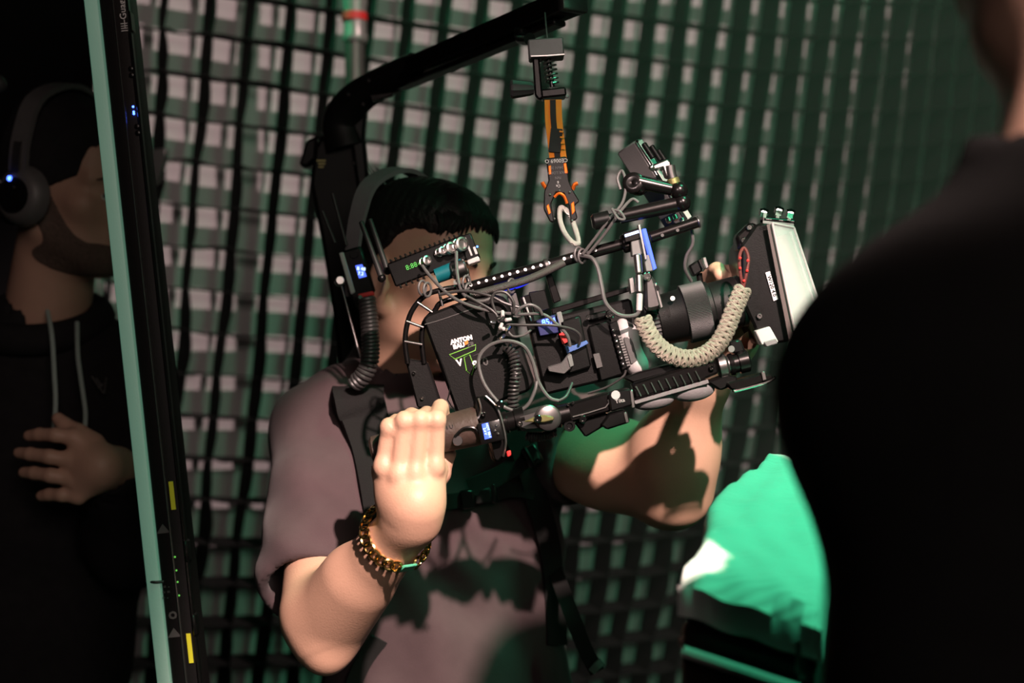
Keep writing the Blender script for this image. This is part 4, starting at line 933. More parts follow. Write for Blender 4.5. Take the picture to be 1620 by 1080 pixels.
t = thing('motor_bracket', W(1010, 440, RD), 'upright bracket with blue glowing edges below the magic arm', 'bracket')
d = 1.55
MB().prism([(986, 368), (1012, 360), (1017, 374), (1012, 378), (989, 384)], d, 0.03, 0.001).build('top_block', 'anod', t)
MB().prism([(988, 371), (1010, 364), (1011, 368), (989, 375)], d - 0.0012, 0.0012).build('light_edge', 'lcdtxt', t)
MB().prism([(998, 378), (1012, 374), (1018, 402), (1000, 405)], d + 0.002, 0.02, 0.001).build('cable_boot', 'gedge', t)
MB().prism([(1009, 355), (1013, 354), (1024, 410), (1020, 411)], d - 0.004, 0.014, 0.0005).build('bright_edge', 'steel', t)
MB().prism([(1016, 362), (1022, 361), (1039, 424), (1034, 427)], d - 0.002, 0.018, 0.0005).build('side_screen', 'lcd', t)
MB().prism([(1018, 404), (1030, 402), (1034, 428), (1022, 430)], d, 0.02, 0.001).build('lower_block', 'gedge', t)
MB().prism([(995, 440), (1002, 438), (1006, 462), (998, 464)], d - 0.002, 0.02, 0.0005).build('clamp', 'steel', t)

# ---- matte box
t = thing('matte_box', W(1215, 545, RD), 'square matte box with a clear acrylic hood on the front of the lens', 'matte box')
d = 1.555
MA = axes(12)
def mp(x, y, dd=0.0): return W(x, y, d + dd)
dp = 0.115
MB().prism([(1172, 388), (1196, 354), (1218, 350), (1252, 540), (1206, 546), (1172, 470)], d + 0.012, 0.09, 0.003).build('filter_stage', 'plastic', t)
def quad(name, pts, th, m): return MB().slab([mp(*p) for p in pts], th, 0.0).build(name, m, t)
# side plates (near and far), top and bottom of the clear hood; a frosted front rim
quad('near_plate', [(1213, 355, 0), (1223, 353, 0), (1263, 545, 0), (1250, 547, 0)], V((0, 0.003, 0)), 'smoke')
quad('hood_side', [(1222, 353, -.004), (1256, 360, 0.02), (1296, 480, 0.02), (1262, 545, -.004)], V((0.001, 0.003, 0)), 'acryl')
quad('inner_panel', [(1228, 375, 0.010), (1250, 368, 0.034), (1288, 478, 0.034), (1258, 528, 0.010)], V((0.001, 0.002, 0)), 'acryle')
quad('hood_far_side', [(1222, 353, 0.10), (1256, 360, 0.12), (1296, 480, 0.12), (1262, 545, 0.10)], V((0.001, 0.003, 0)), 'acryl')
quad('hood_top', [(1207, 353, 0), (1256, 358, 0.02), (1256, 358, 0.12), (1207, 353, 0.10)], V((0, 0, 0.003)), 'acryl')
for (a, b) in (((1222, 353, -.004), (1262, 545, -.004)), ((1256, 360, 0.02), (1296, 480, 0.02)), ((1222, 353, -.004), (1256, 360, 0.02)), ((1262, 545, -.004), (1296, 480, 0.02)), ((1250, 366, 0.02), (1290, 486, 0.02))):
    MB().cyl(mp(*a), mp(*b), 0.0014, n=8).build('rim_edge', 'lgrey', t)
MB().cyl(mp(1203, 347, .03), mp(1257, 352, .03), S(5, d), n=14, bev=0.001).build('top_bar', 'anod', t)
for x, y in ((1206, 346), (1230, 343), (1248, 347)):
    c = mp(x, y, 0.022); k = MB().lathe(c, (0.1, -0.6, 0.8), [(0, S(4, d)), (0.004, S(4, d)), (0.0045, S(7, d)), (0.011, S(7, d)), (0.012, S(5, d)), (0.012, 0)], 10, caps=False, rmod=lambda k, tt: 1.0 + (0.12 if k % 2 else -0.12)).build('thumb_screw', 'chrome', t)
MB().slab([mp(1211, 431, .0095), mp(1218, 429, .0095), mp(1231, 473, .0095), mp(1224, 476, .0095)], V((0, 0.001, 0))).build('label_sticker', 'white', t)
text('lettering', 'W120 4.0', mp(1221, 452, .0088), V((0.28, 0, -0.96)), V((0.96, 0, 0.28)), S(8.5, d), 'plastic', t)
MB().prism([(1195, 523), (1218, 516), (1232, 541), (1205, 546)], d + 0.002, 0.02, 0.001).build('clip_block', 'lgrey', t)
MB().prism([(1208, 541), (1228, 535), (1231, 543), (1213, 549)], d - 0.001, 0.015, 0.001).build('clip_tab', 'rubber', t)
MB().prism([(1165, 372), (1188, 350), (1200, 356), (1180, 392), (1168, 398)], d + 0.02, 0.03, 0.003).build('hinge_arm', 'anod', t)
for x, y in ((1185, 360), (1190, 372), (1176, 380)): screw(x, y, d + 0.019, 0.0032, t)
screw(1201, 500, d + 0.011, 0.0032, t, 'anodm'); screw(1185, 468, d + 0.011, 0.002, t)

# ---- braided paracord strap
t = thing('paracord_strap', W(1090, 565, RD), 'tan braided paracord strap hanging in a loop under the lens', 'strap')
SP = cr(WP([(1016, 502, 1.545), (1026, 527, 1.54), (1045, 551, 1.535), (1075, 566, 1.53), (1105, 565, 1.528), (1130, 550, 1.525), (1146, 527, 1.522), (1160, 492, 1.52), (1176, 455, 1.52)]), 12)
L = [0]
for k in range(1, len(SP)): L.append(L[-1] + (SP[k] - SP[k - 1]).length)
def along(s):
    k = max(0, min(len(SP) - 2, int(np.searchsorted(L, s)) - 1)); u = (s - L[k]) / (L[k + 1] - L[k]); return SP[k].lerp(SP[k + 1], u), (SP[k + 1] - SP[k]).normalized()
NK = 27
for k in range(NK):
    p, tg = along(L[-1] * (k + 0.5) / NK); sd = tg.cross(V((0, -1, 0))).normalized(); fr = V((0, -1, 0)); hw, st = S(11.5, 1.53), L[-1] / NK
    for e in (1, -1):    # two crossing wraps per knot
        pts = [p + sd * hw * e - tg * st * 0.15, p + sd * hw * 0.75 * e + tg * st * 0.42 + fr * 0.004, p + fr * 0.0068 + tg * st * 0.10, p - sd * hw * 0.75 * e - tg * st * 0.36 + fr * 0.0042, p - sd * hw * e * 0.95 - tg * st * 0.1, p - fr * 0.005]
        MB().tube(pts, S(3.6, 1.53), 7, sub=4, closed=True).build('cord_knot', 'para', t)
core = MB().tube(SP[::6], S(5, 1.53), 8, sub=4).build('core_cord', 'para', t)
t2 = SP[-1]
MB().tube([t2, W(1171, 430, 1.52), W(1170, 405, 1.525), W(1177, 392, 1.53), W(1184, 408, 1.525), W(1181, 432, 1.52), t2], S(2.6, 1.52), 8).build('loop_cord', 'redcord', t)
for k, (x, y) in enumerate(((1171, 408), (1171, 424), (1183, 412), (1182, 428), (1177, 444))): MB().ball(W(x, y, 1.517), S(2.4, 1.52), n=8).build('red_fleck', 'redp', t)

# ---- monitor, its clamp and the magic arm
t = thing('field_monitor', W(1050, 350, RD), 'slim grey field monitor tilted on the articulated arm, top of the rig', 'monitor')
d = 1.585
o0 = W(1003, 223, d); e2v = (W(1086, 352, d) - o0); e2n = e2v.normalized(); e1 = (W(972, 238, d + 0.014) - o0); e1 = (e1 - e2n * e1.dot(e2n)); n3 = e1.cross(e2n).normalized()
if n3.x < 0: n3 = -n3
e1n = e1.normalized(); wl = e1.length
cen = o0 + e2v / 2 + e1 / 2 + n3 * 0.011
MB().box(cen, (wl, e2v.length, 0.022), (e1n, e2n, n3), 0.002).build('housing', 'dgrey', t)
MB().box(o0 + e2v / 2 + n3 * 0.002 - e1n * 0.0008, (0.002, e2v.length * 0.97, 0.005), (e1n, e2n, n3), 0.0006).build('bright_edge', 'steel', t)
MB().box(o0 + e2v / 2 + n3 * 0.012 - e1n * 0.0006, (0.002, e2v.length * 0.96, 0.012), (e1n, e2n, n3), 0.0006).build('side_panel', 'lgrey', t)
MB().box(cen + n3 * 0.013 + e2n * 0.01, (wl * 0.8, e2v.length * 0.6, 0.006), (e1n, e2n, n3), 0.001).build('battery_plate', 'plastmat', t)
for x, y in ((1024, 236), (1036, 240), (1047, 246)):
    c = W(x, y, d - 0.004); MB().cyl(c - e2n * 0.008, c + e2n * 0.012, S(4.6, d), n=12, bev=0.001).build('top_plug', 'plastic', t)
MB().ball(W(1008, 223, d), 0.0018, n=8).build('corner_screw', 'chrome', t)
for x, y in ((1056, 344), (1067, 340), (1078, 345)):
    MB().cyl(W(x, y, d - 0.01), W(x + 3, y + 8, d - 0.012), S(4.5, d), n=12, bev=0.0008).build('bottom_plug', 'steel', t)

t = thing('magic_arm', W(985, 345, RD), 'black articulated magic arm with a double ball elbow, below the monitor', 'mounting arm')
d = 1.55
MB().ball(W(1010, 293, d + 0.004), S(17, d), n=24).build('upper_ball', 'anod', t)
MB().lathe(W(1003, 291, d + 0.002), (-0.3, -1, 0.2), [(0, S(17, d)), (0.006, S(17, d)), (0.008, S(13, d)), (0.008, S(8, d)), (0.006, 0)], 24, caps=False).build('ball_socket', 'anod', t)
MB().cyl(W(1010, 288, d), W(1066, 300, d), S(12, d), S(10, d), n=20).build('upper_tube', 'anod', t)
MB().ball(W(1074, 302, d - 0.002), S(14.5, d), n=24).build('elbow_ball', 'anod', t)
MB().ball(W(1079, 321, d - 0.002), S(14, d), n=24).build('elbow_ball', 'anod', t)
MB().cyl(W(1072, 323, d), W(980, 343, d), S(12.5, d), S(11, d), n=20).build('lower_tube', 'anod', t)
MB().lathe(W(985, 342, d), W(935, 352, d) - W(985, 342, d), [(0, S(8, d)), (S(20, d), S(8, d)), (S(22, d), S(14, d)), (S(46, d), S(13, d)), (S(50, d), S(9, d))], 24).build('end_knob', 'plastic', t)
MB().tube(WP([(1060, 262, d), (1062, 275, d), (1066, 290, d)]), S(8, d), 12).build('clamp_stem', 'anodm', t)
MB().prism([(1028, 262), (1056, 250), (1062, 256), (1064, 280), (1054, 282), (1048, 266), (1032, 270)], d - 0.002, 0.016, 0.002).build('clamp_bracket', 'steel', t)
MB().cyl(W(1064, 282, d), W(1067, 292, d), S(10, d), n=18, bev=0.001).build('clamp_collar', 'brass', t)
MB().ball(W(1031, 265, d - 0.004), S(5, d), n=12).build('clamp_tip', 'steel', t)

t = thing('thumb_clamp', W(1108, 425, 1.60), 'little black and silver clamp standing above the lens beside a fingertip', 'clamp')
MB().prism([(1090, 420), (1106, 410), (1112, 428), (1098, 438)], 1.60, 0.02, 0.002).build('body', 'plastic', t)
MB().prism([(1104, 411), (1110, 408), (1116, 426), (1112, 430)], 1.597, 0.02, 0.0008).build('bright_plate', 'chrome', t)
MB().prism([(1111, 407), (1117, 406), (1122, 422), (1117, 426)], 1.598, 0.02, 0.0008).build('bright_plate', 'steel', t)
MB().cyl(W(1106, 432, 1.61), W(1110, 462, 1.61), S(5, 1.6), n=12).build('post', 'anod', t)

# ---- lower grip bar: handle, display, joint, ribbed rail, front clamp
t = thing('grip_bar', W(860, 690, RD), 'lower grip bar of the rig running from the clenched fist to the front clamp', 'camera grip')
hd_ = 1.512
MB().lathe(W(588, 715, hd_), W(760, 672, hd_) - W(588, 715, hd_), [(0, 0.013), (0.003, 0.0165), (S(60, hd_), 0.0175), (S(112, hd_), 0.0185), (S(135, hd_), 0.020), (S(176, hd_), 0.021)], 32).build('handle', 'grip', t)
MB().tube(WP([(720, 690, hd_ - .022), (733, 678, hd_ - .023), (750, 677, hd_ - .023), (760, 690, hd_ - .022)]), 0.0016, 8).build('handle_groove', 'plastic', t)
MB().lathe(W(724, 697, hd_ - 0.0205), (0, -1, 0), [(0, 0.0055), (0.001, 0.005), (0.001, 0)], 16, caps=False).build('trigger_button', 'anodm', t)
text('lettering', 'I U', W(712, 675, hd_ - 0.0195), U, UP, 0.006, 'anodm', t)
MB().prism([(748, 632), (760, 625), (780, 628), (792, 652), (803, 690), (800, 720), (788, 733), (780, 728), (770, 690), (752, 662)], 1.50, 0.022, 0.003).build('flange', 'anod', t)
MB().tube(WP([(768, 626, 1.497), (786, 645, 1.497), (796, 675, 1.497), (800, 700, 1.497), (796, 722, 1.497)]), 0.0014, 8).build('flange_rim', 'steel', t)
MB().tube(WP([(757, 630, 1.497), (761, 648, 1.497), (756, 662, 1.497)]), 0.0012, 8).build('flange_rim', 'steel', t)
MB().prism([(772, 706), (784, 704), (786, 732), (777, 728)], 1.505, 0.02, 0.002).build('lower_finger', 'grip', t)
screw(765, 655, 1.498, 0.0025, t); screw(792, 692, 1.494, 0.002, t); screw(791, 640, 1.496, 0.0045, t)
ob = MB(); rb(ob, 776, 683, 38, 34, 0.008, 1.485, 13.5, 0.002, 2); ds = ob.build('display_box', 'plastic', t)
MB().prism([(762, 671), (772, 668), (778, 692), (767, 695)], 1.4838, 0.0016).build('display_screen', 'lcd', ds)
text('display_digits', 'HOT 98-1\n2.4 V', W(770, 681.5, 1.4828), V((0.24, 0, -0.97)), V((0.97, 0, 0.24)), 0.0036, 'lcdtxt', ds)
for x, y in ((785, 673), (788, 686), (783, 681)): MB().ball(W(x, y, 1.4846), 0.0016, n=8).build('display_button', 'anodm', ds)
MB().prism([(801, 714), (808, 712), (809, 720), (803, 723)], 1.492, 0.004, 0.0008).build('red_button', 'redp', t)
jd = 1.53
MB().lathe(W(795, 669, jd), W(830, 661, jd) - W(795, 669, jd), [(0, S(17, jd)), (S(8, jd), S(18, jd)), (S(9, jd), S(15.5, jd)), (S(20, jd), S(15.5, jd)), (S(21, jd), S(18, jd)), (S(36, jd), S(18, jd))], 28).build('collar', 'anod', t)
MB().prism([(816, 655), (850, 645), (872, 640), (884, 652), (884, 672), (866, 682), (832, 684), (820, 680)], jd - 0.012, 0.03, 0.004).build('joint_block', 'anodm', t)
MB().lathe(W(866, 661, jd - 0.012), (0.15, -1, 0), [(0, S(21, jd)), (0.004, S(21, jd)), (0.005, S(19, jd)), (0.007, S(19, jd)), (0.008, S(16, jd))], 32).build('joint_disc', 'anodm', t)
MB().prism([(828, 667), (848, 658), (862, 656), (876, 659), (877, 664), (860, 668), (846, 668)], jd - 0.026, 0.005, 0.001).build('wing_lever', 'brass', t)
screw(851, 662, jd - 0.026, 0.0042, t)
MB().lathe(W(822, 670, jd - 0.012), (0, -1, 0), [(0, S(5, jd)), (0.001, S(5, jd)), (0.001, S(3, jd)), (-0.002, 0)], 16, caps=False).build('joint_hole', 'chrome', t)
MB().lathe(W(878, 658, jd), U, [(0, S(19, jd)), (S(6, jd), S(20, jd)), (S(8, jd), S(17, jd)), (S(24, jd), S(16, jd))], 28).build('socket', 'anod', t)
MB().prism([(896, 640), (958, 622), (968, 620), (968, 650), (905, 668), (898, 664)], jd - 0.008, 0.028, 0.002).build('rear_rail', 'anod', t)
MB().tube(WP([(906, 659, jd - .0095), (958, 644, jd - .0095), (962, 632, jd - .0095)]), 0.0009, 6, sub=2).build('rail_edge', 'steel', t)
MB().prism([(908, 668), (960, 652), (966, 668), (926, 692)], jd + 0.0, 0.02, 0.002).build('lower_plate', 'plastic', t)
screw(922, 663, jd - 0.006, 0.0042, t); screw(899, 640, jd - 0.009, 0.0018, t); screw(906, 637, jd - 0.009, 0.0018, t)
MB().lathe(W(901, 673, jd - 0.002), (0, -1, 0), [(0, S(9, jd)), (0.005, S(9, jd)), (0.005, S(5, jd)), (0.003, S(4, jd)), (0.003, 0)], 18, caps=False).build('side_knob', 'plastic', t)
MB().prism([(962, 622), (996, 613), (1002, 620), (1004, 640), (966, 652)], jd - 0.014, 0.034, 0.002).build('rail_clamp', 'plastic', t)
MB().prism([(996, 617), (1001, 616), (1005, 644), (1000, 646)], jd - 0.0155, 0.006, 0.0006).build('clamp_edge', 'steel', t)
MB().prism([(986, 652), (991, 651), (996, 668), (990, 669)], jd - 0.0125, 0.006, 0.0006).build('clamp_edge', 'steel', t)
MB().prism([(964, 654), (992, 648), (997, 668), (960, 680), (950, 672)], jd - 0.011, 0.03, 0.002).build('clamp_base', 'plastic', t)
MB().lathe(W(974, 624.5, jd - 0.0142), (0, -1, 0), [(0, S(7, jd)), (0.0006, S(7, jd)), (0.0006, 0)], 20, caps=False).build('round_sticker', 'lgrey', t)
text('lettering', 'Tilta', W(981, 634, jd - 0.0148), U, UP, S(8.5, jd), 'lgrey', t)
MB().prism([(1000, 606), (1112, 572), (1134, 572), (1138, 590), (1110, 602), (1004, 632)], jd - 0.004, 0.03, 0.0025).build('ribbed_rail', 'anod', t)
for k in range(9):
    x = 1006 + k * 11.7; y = 619 - k * 3.05
    MB().cyl(W(x, y - 8, jd - 0.0048), W(x + 8, y + 7.5, jd - 0.0048), 0.0010, n=6).build('rail_rib', 'steel', t)
MB().prism([(1003, 634), (1120, 600), (1122, 606), (1005, 640)], jd - 0.0035, 0.026, 0.0006).build('rail_lip', 'rubber', t)
MB().prism([(985, 598), (1010, 588), (1100, 566), (1128, 564), (1120, 572), (1002, 606)], jd + 0.01, 0.03, 0.002).build('upper_rail', 'plastic', t)
for cx, cy, rx, ry, rot in ((1096, 618, 36, 17, 8), (1034, 634, 34, 14, 10)):
    MB().ball(W(cx, cy, jd + 0.012), 1.0, (S(rx, jd), S(ry, jd), 0.012), 24, (axes(rot)[0], axes(rot)[1], V((0, -1, 0)))).build('rubber_pad', 'rubber', t)
screw(1126, 581, jd - 0.006, 0.003, t)
MB().lathe(W(1134, 581, jd + 0.008), U, [(0, S(14, jd)), (S(3, jd), S(20, jd)), (S(14, jd), S(20, jd)), (S(18, jd), S(14, jd)), (S(34, jd), S(14, jd))], 32).build('front_knuckle', 'anodm', t)
MB().lathe(W(1154, 577, jd + 0.008), U, [(0, S(17, jd)), (S(6, jd), S(18, jd)), (S(7, jd), S(15, jd)), (S(14, jd), S(15, jd)), (S(15, jd), S(18, jd)), (S(30, jd), S(18, jd)), (S(33, jd), S(13, jd))], 32).build('front_clamp', 'anod', t)
MB().prism([(1152, 540), (1172, 536), (1180, 556), (1160, 560)], jd + 0.0, 0.02, 0.002).build('clamp_head', 'plastic', t)
MB().lathe(W(1157, 552, jd - 0.001), (0, -1, 0), [(0, S(5.5, jd)), (0.001, S(5, jd)), (0.001, 0)], 16, caps=False).build('clamp_screw', 'gedge', t)
MB().prism([(1118, 604), (1150, 592), (1168, 596), (1164, 608), (1140, 618)], jd + 0.0, 0.03, 0.002).build('front_foot', 'plastic', t)
MB().prism([(1148, 606), (1205, 590), (1222, 592), (1224, 600), (1166, 619), (1156, 616)], jd - 0.006, 0.03, 0.002).build('front_plate', 'anod', t)
MB().tube(WP([(1160, 617, jd - .008), (1166, 618, jd - .008), (1210, 606, jd - .008), (1224, 599, jd - .008), (1226, 595, jd - .008)]), 0.0016, 8).build('plate_edge', 'chrome', t)
MB().prism([(1204, 588), (1210, 587), (1213, 600), (1207, 602)], jd - 0.008, 0.003, 0.0005).build('plate_mark', 'steel', t)
MB().coil(WP([(832, 690, jd + .01), (858, 690, jd + .012), (880, 682, jd + .012)]), S(6, jd), S(2.0, jd), 12, 6).build('lower_coil', 'cabled', t)

# ---- cables
o = MB().coil(WP([(800, 548, 1.55), (812, 560, 1.55), (816, 590, 1.545), (812, 620, 1.545), (812, 648, 1.545)]), S(7.5, 1.55), S(2.3, 1.55), 17, 7).build('coiled_cable', 'cabled'); tag(o, 'short black coiled cable hanging inside the grey cable loop', 'cable')
wire('loop_cable', [(800, 645, 1.535), (786, 634, 1.535), (765, 605, 1.535), (757, 570, 1.538), (772, 548, 1.54), (800, 539, 1.54), (828, 547, 1.54), (842, 570, 1.54), (852, 604, 1.535), (868, 628, 1.53), (884, 634, 1.53)], S(3.1, 1.54), 'cable', 'grey cable curling in a big loop beside the battery print')
wire('loop_cable', [(798, 644, 1.535), (818, 650, 1.532), (835, 640, 1.53), (846, 618, 1.53), (849, 603, 1.532)], S(2.9, 1.54), 'cable', 'short grey cable rising at the foot of the big loop', )
wire('bnc_cable', [(668, 420, 1.585), (680, 436, 1.575), (705, 462, 1.56), (735, 480, 1.55), (775, 492, 1.548), (820, 497, 1.55), (858, 497, 1.55), (880, 512, 1.55), (897, 530, 1.548), (902, 548, 1.55)], S(2.7, 1.55), 'cable', 'long grey cable sagging from the transmitter to the camera body')
wire('bnc_cable', [(722, 398, 1.585), (723, 430, 1.57), (730, 460, 1.56), (745, 474, 1.553), (765, 476, 1.55), (780, 470, 1.55)], S(2.9, 1.55), 'cable', 'grey cable dropping straight from the transmitter\'s largest connector')
wire('power_cable', [(695, 466, 1.56), (735, 460, 1.556), (775, 468, 1.55), (800, 480, 1.548), (830, 488, 1.55)], S(2.5, 1.55), 'cabled', 'dark cable lying along the top edge of the battery')
wire('power_cable', [(738, 468, 1.552), (760, 480, 1.548), (782, 494, 1.545), (790, 510, 1.545)], S(2.5, 1.55), 'cabled', 'dark cable slanting down to the cluster of plugs')
wire('loop_wire', [(784, 494, 1.545), (778, 475, 1.545), (784, 463, 1.545), (800, 463, 1.545), (812, 478, 1.545), (812, 496, 1.546)], S(2.5, 1.55), 'cabled', 'small dark cable loop above the plugs, under the handle rail')
wire('loop_wire', [(816, 498, 1.545), (822, 488, 1.543), (838, 482, 1.543), (852, 488, 1.545), (858, 498, 1.548)], S(2.7, 1.55), 'cable', 'short grey cable arching over the blue digit box')
wire('signal_cable', [(800, 513, 1.545), (830, 514, 1.543), (868, 514, 1.543), (886, 516, 1.545), (908, 522, 1.55), (918, 532, 1.552), (916, 545, 1.555)], S(2.2, 1.55), 'cabled', 'dark cable running level across the blue digits')
wire('signal_cable', [(802, 522, 1.548), (812, 532, 1.545), (828, 530, 1.545), (840, 522, 1.55)], S(2.0, 1.55), 'cable', 'thin cable curling under the plug cluster')
wire('motor_cable', [(918, 404, 1.56), (936, 408, 1.55), (946, 425, 1.545), (952, 452, 1.54), (958, 478, 1.538), (975, 496, 1.538), (995, 500, 1.538), (1010, 494, 1.54), (1012, 470, 1.542), (1010, 440, 1.543), (1008, 408, 1.548)], S(3.3, 1.54), 'cable', 'green-lit cable hanging in a deep curve left of the lens motor')
for k, (x0, y0, x1, y1) in enumerate(((1008, 402, 1011, 432), (1011, 434, 1012, 462), (1012, 464, 1011, 492))):
    o = MB().cyl(W(x0, y0, 1.541), W(x1, y1, 1.54), S(6.2 if k != 2 else 5, 1.54), n=16, bev=0.001).build('cable_plug', 'steel' if k != 2 else 'lgrey')
    tag(o, ('upper', 'middle', 'lowest')[k] + ' metal cable plug in the column left of the lens motor', 'connector')
for k, (pts, lb) in enumerate((([(922, 402, 1.555), (945, 372, 1.548), (965, 345, 1.542), (985, 320, 1.545), (990, 290, 1.55), (984, 270, 1.555), (977, 282, 1.555), (982, 300, 1.552)], 'grey cable rising from the rail and looping beside the monitor'), ([(930, 402, 1.556), (952, 376, 1.548), (972, 348, 1.540), (985, 330, 1.54), (1000, 315, 1.545), (1010, 320, 1.545)], 'grey cable rising to the knot on the magic arm'))):
    wire('monitor_cable', pts, S(2.5, 1.55), 'cable', lb)
o = MB()
o.tube(WP([(968, 330, 1.535), (978, 345, 1.53), (988, 346, 1.53), (980, 334, 1.532), (968, 332, 1.535)]), S(2.2, 1.54), 7); ob = o.build('cable_tie', 'cable'); tag(ob, 'grey tie knotted round the cables on the magic arm', 'cable tie')
wire('thin_cable', [(1094, 362, 1.58), (1096, 385, 1.582), (1086, 405, 1.586), (1084, 425, 1.59), (1094, 445, 1.60)], S(2.7, 1.58), 'cable', 'thin cable hanging from the handle\'s front tube down to the lens')
pk = [(795, 492), (788, 503), (794, 512), (806, 516), (790, 520), (798, 530), (808, 505), (783, 510)]
for k, (x, y) in enumerate(pk):
    an = random.uniform(0, 6.28); o = MB().cyl(W(x, y, 1.545), W(x + 8 * math.cos(an), y + 8 * math.sin(an), 1.538), S(3.1, 1.54), n=12, bev=0.0008).build('cable_plug', 'steel' if k % 2 else 'lgrey')
    tag(o, 'small metal plug in the cluster above the coiled cable', 'connector', 'plugs clustered above the coiled cable')
o = MB().tube(WP([(884, 634, 1.53), (896, 626, 1.535), (905, 606, 1.55)]), S(2.7, 1.54), 8).build('link_cable', 'cabled'); tag(o, 'short green-lit cable joining the big loop to the camera base', 'cable')
wire('thin_cable', [(930, 622, 1.555), (960, 612, 1.552), (985, 596, 1.55), (990, 586, 1.555)], S(1.9, 1.55), 'cabled', 'thin black cable crossing the gap under the camera body')

# ---------------------------------------------------------------- body support worn by the operator: back post, boom, hook
t = thing('boom_support', V((W(545, 600, 2.06).x, 2.06, 1.02)), 'black back-mounted camera support with a boom reaching over the operator', 'camera support')
d = 2.05
MB().prism([(497, 232), (520, 196), (548, 160), (566, 200), (576, 262), (580, 330), (592, 470), (596, 600), (540, 608), (524, 480), (508, 380), (490, 290)], d, 0.05, 0.006).build('back_post', 'plastmat', t)
MB().prism([(472, 262), (484, 222), (502, 214), (500, 250), (486, 264)], d + 0.01, 0.04, 0.004).build('post_latch', 'plastic', t)
MB().prism([(556, 180), (580, 168), (576, 215), (584, 300), (566, 300), (556, 230)], d - 0.012, 0.03, 0.004).build('side_rib', 'plastic', t)
bm_ = [(548, 235, d), (540, 195, d), (560, 160, d - 0.02), (600, 133, d - 0.05), (660, 104, 1.95), (760, 64, 1.84), (860, 22, 1.73), (915, -2, 1.67)]
def boomr(tt): return S(25 - 8 * min(1, tt * 2.6), 1.9)
MB().tube(WP(bm_[:5]), lambda tt: S(34 - 11 * tt, 2.0), 14, sub=8, flat=0.8).build('boom_elbow', 'plastmat', t)
a, b = W(632, 118, 1.985), W(906, 2, 1.675); ux = (b - a).normalized(); uy = V((0, 0, 1)); uy = (uy - ux * uy.dot(ux)).normalized()
MB().box((a + b) / 2, ((b - a).length, S(33, 1.8), 0.036), (ux, uy, ux.cross(uy)), 0.004, 2).build('boom_bar', 'anod', t)
MB().box(b, (0.012, S(35, 1.7), 0.038), (ux, uy, ux.cross(uy)), 0.003, 2).build('boom_cap', 'anodm', t)
a2, b2 = W(640, 138, 1.985), W(880, 36, 1.69); MB().box((a2 + b2) / 2, ((b2 - a2).length, S(9, 1.8), 0.02), (ux, uy, ux.cross(uy)), 0.002).build('boom_track', 'plastic', t)
MB().prism([(585, 150), (625, 145), (618, 152), (588, 160)], 1.985, 0.012, 0.001).build('boom_plate', 'anod', t)
for x, y in ((552, 150), (584, 128), (575, 165), (560, 258)): screw(x, y, 1.985, 0.003, t, 'anod')
for k_ in range(3): MB().box(W(508 + (k_ % 2), 254 + k_ * 5, d - 0.0008), (S(14 - 3 * k_, d), 0.001, S(2.2, d))).build('print_mark', 'brass', t)
MB().tube(WP([(824, 45, 1.72), (824, 60, 1.72), (838, 62, 1.69)]), S(10, 1.7), 10).build('trolley', 'plastic', t)
MB().cyl(W(862, 20, 1.68), W(866, 62, 1.62), S(1.2, 1.65), n=8).build('hanger_cord', 'cable', t)

t = thing('spring_hook_block', W(868, 150, 1.61), 'black spring block with a ribbed side knob hanging from the boom', 'suspension block')
d = 1.615
ob = MB(); rb(ob, 864, 75, 56, 30, 0.03, d, 4, 0.0015); ob.build('top_box', 'dgrey', t)
MB().tube(WP([(840, 89, d - .001), (866, 88, d - .001), (893, 86, d - .001)]), 0.0012, 6, sub=2).build('box_edge', 'steel', t)
MB().prism([(842, 88), (853, 88), (859, 155), (852, 158), (846, 150)], d + 0.006, 0.014, 0.002).build('side_plate', 'anod', t)
MB().coil(WP([(868, 92, d + .012), (871, 112, d + .012), (874, 133, d + .012)]), S(10, d), S(1.5, d), 6, 6).build('spring', 'steel', t)
MB().cyl(W(867, 90, d + .012), W(874, 138, d + .012), S(4, d), n=12).build('spring_rod', 'plastic', t)
ob = MB(); rb(ob, 876, 146, 40, 14, 0.03, d, 6, 0.002); ob.build('bottom_box', 'anod', t)
MB().lathe(W(844, 140, d + 0.012), V((-1, -0.1, -0.04)), [(0, S(9, d)), (S(6, d), S(11, d)), (S(34, d), S(15, d)), (S(37, d), S(13, d))], 20, rmod=lambda k, tt: 1.0 + (0.06 if k % 2 else -0.05)).build('side_knob', 'drub', t)
MB().ball(W(897, 153, d), 0.002, n=10).build('side_pin', 'gedge', t)

t = thing('orange_strap', W(882, 250, 1.60), 'orange and black webbing strap hanging from the spring block', 'strap')
d = 1.607
P0 = [(875, 158), (876, 190), (880, 226), (883, 252)]
MB().ribbon([W(x, y, d) for x, y in P0], S(27, d), 0.003, (1, 0, 0)).build('webbing', 'orange', t)
MB().ribbon([W(x - 0.5, y, d - 0.0022) for x, y in P0], S(9, d), 0.001, (1, 0, 0)).build('black_stripe', 'web', t)
ob = MB(); rb(ob, 879, 222, 19, 38, 0.002, d - 0.004, -6, 0.0006); ob.build('stitch_patch', 'web', t)
for k in range(4):
    ob = MB(); rb(ob, 888 + k * 1.1, 208 + k * 9, 6, 2.6, 0.001, d - 0.0046, -6, 0); ob.build('stitch', 'orange', t)
t = thing('carabiner', W(888, 340, 1.60), 'black and orange locking carabiner hooked to a white rope loop', 'carabiner')
d = 1.60
MB().prism([(864, 250), (896, 247), (900, 285), (906, 300), (917, 318), (909, 325), (914, 345), (903, 353), (900, 325), (892, 306), (880, 304), (872, 322), (877, 352), (870, 350), (860, 330), (861, 302), (868, 285)], d, 0.010, 0.0012).build('frame', 'plastic', t)
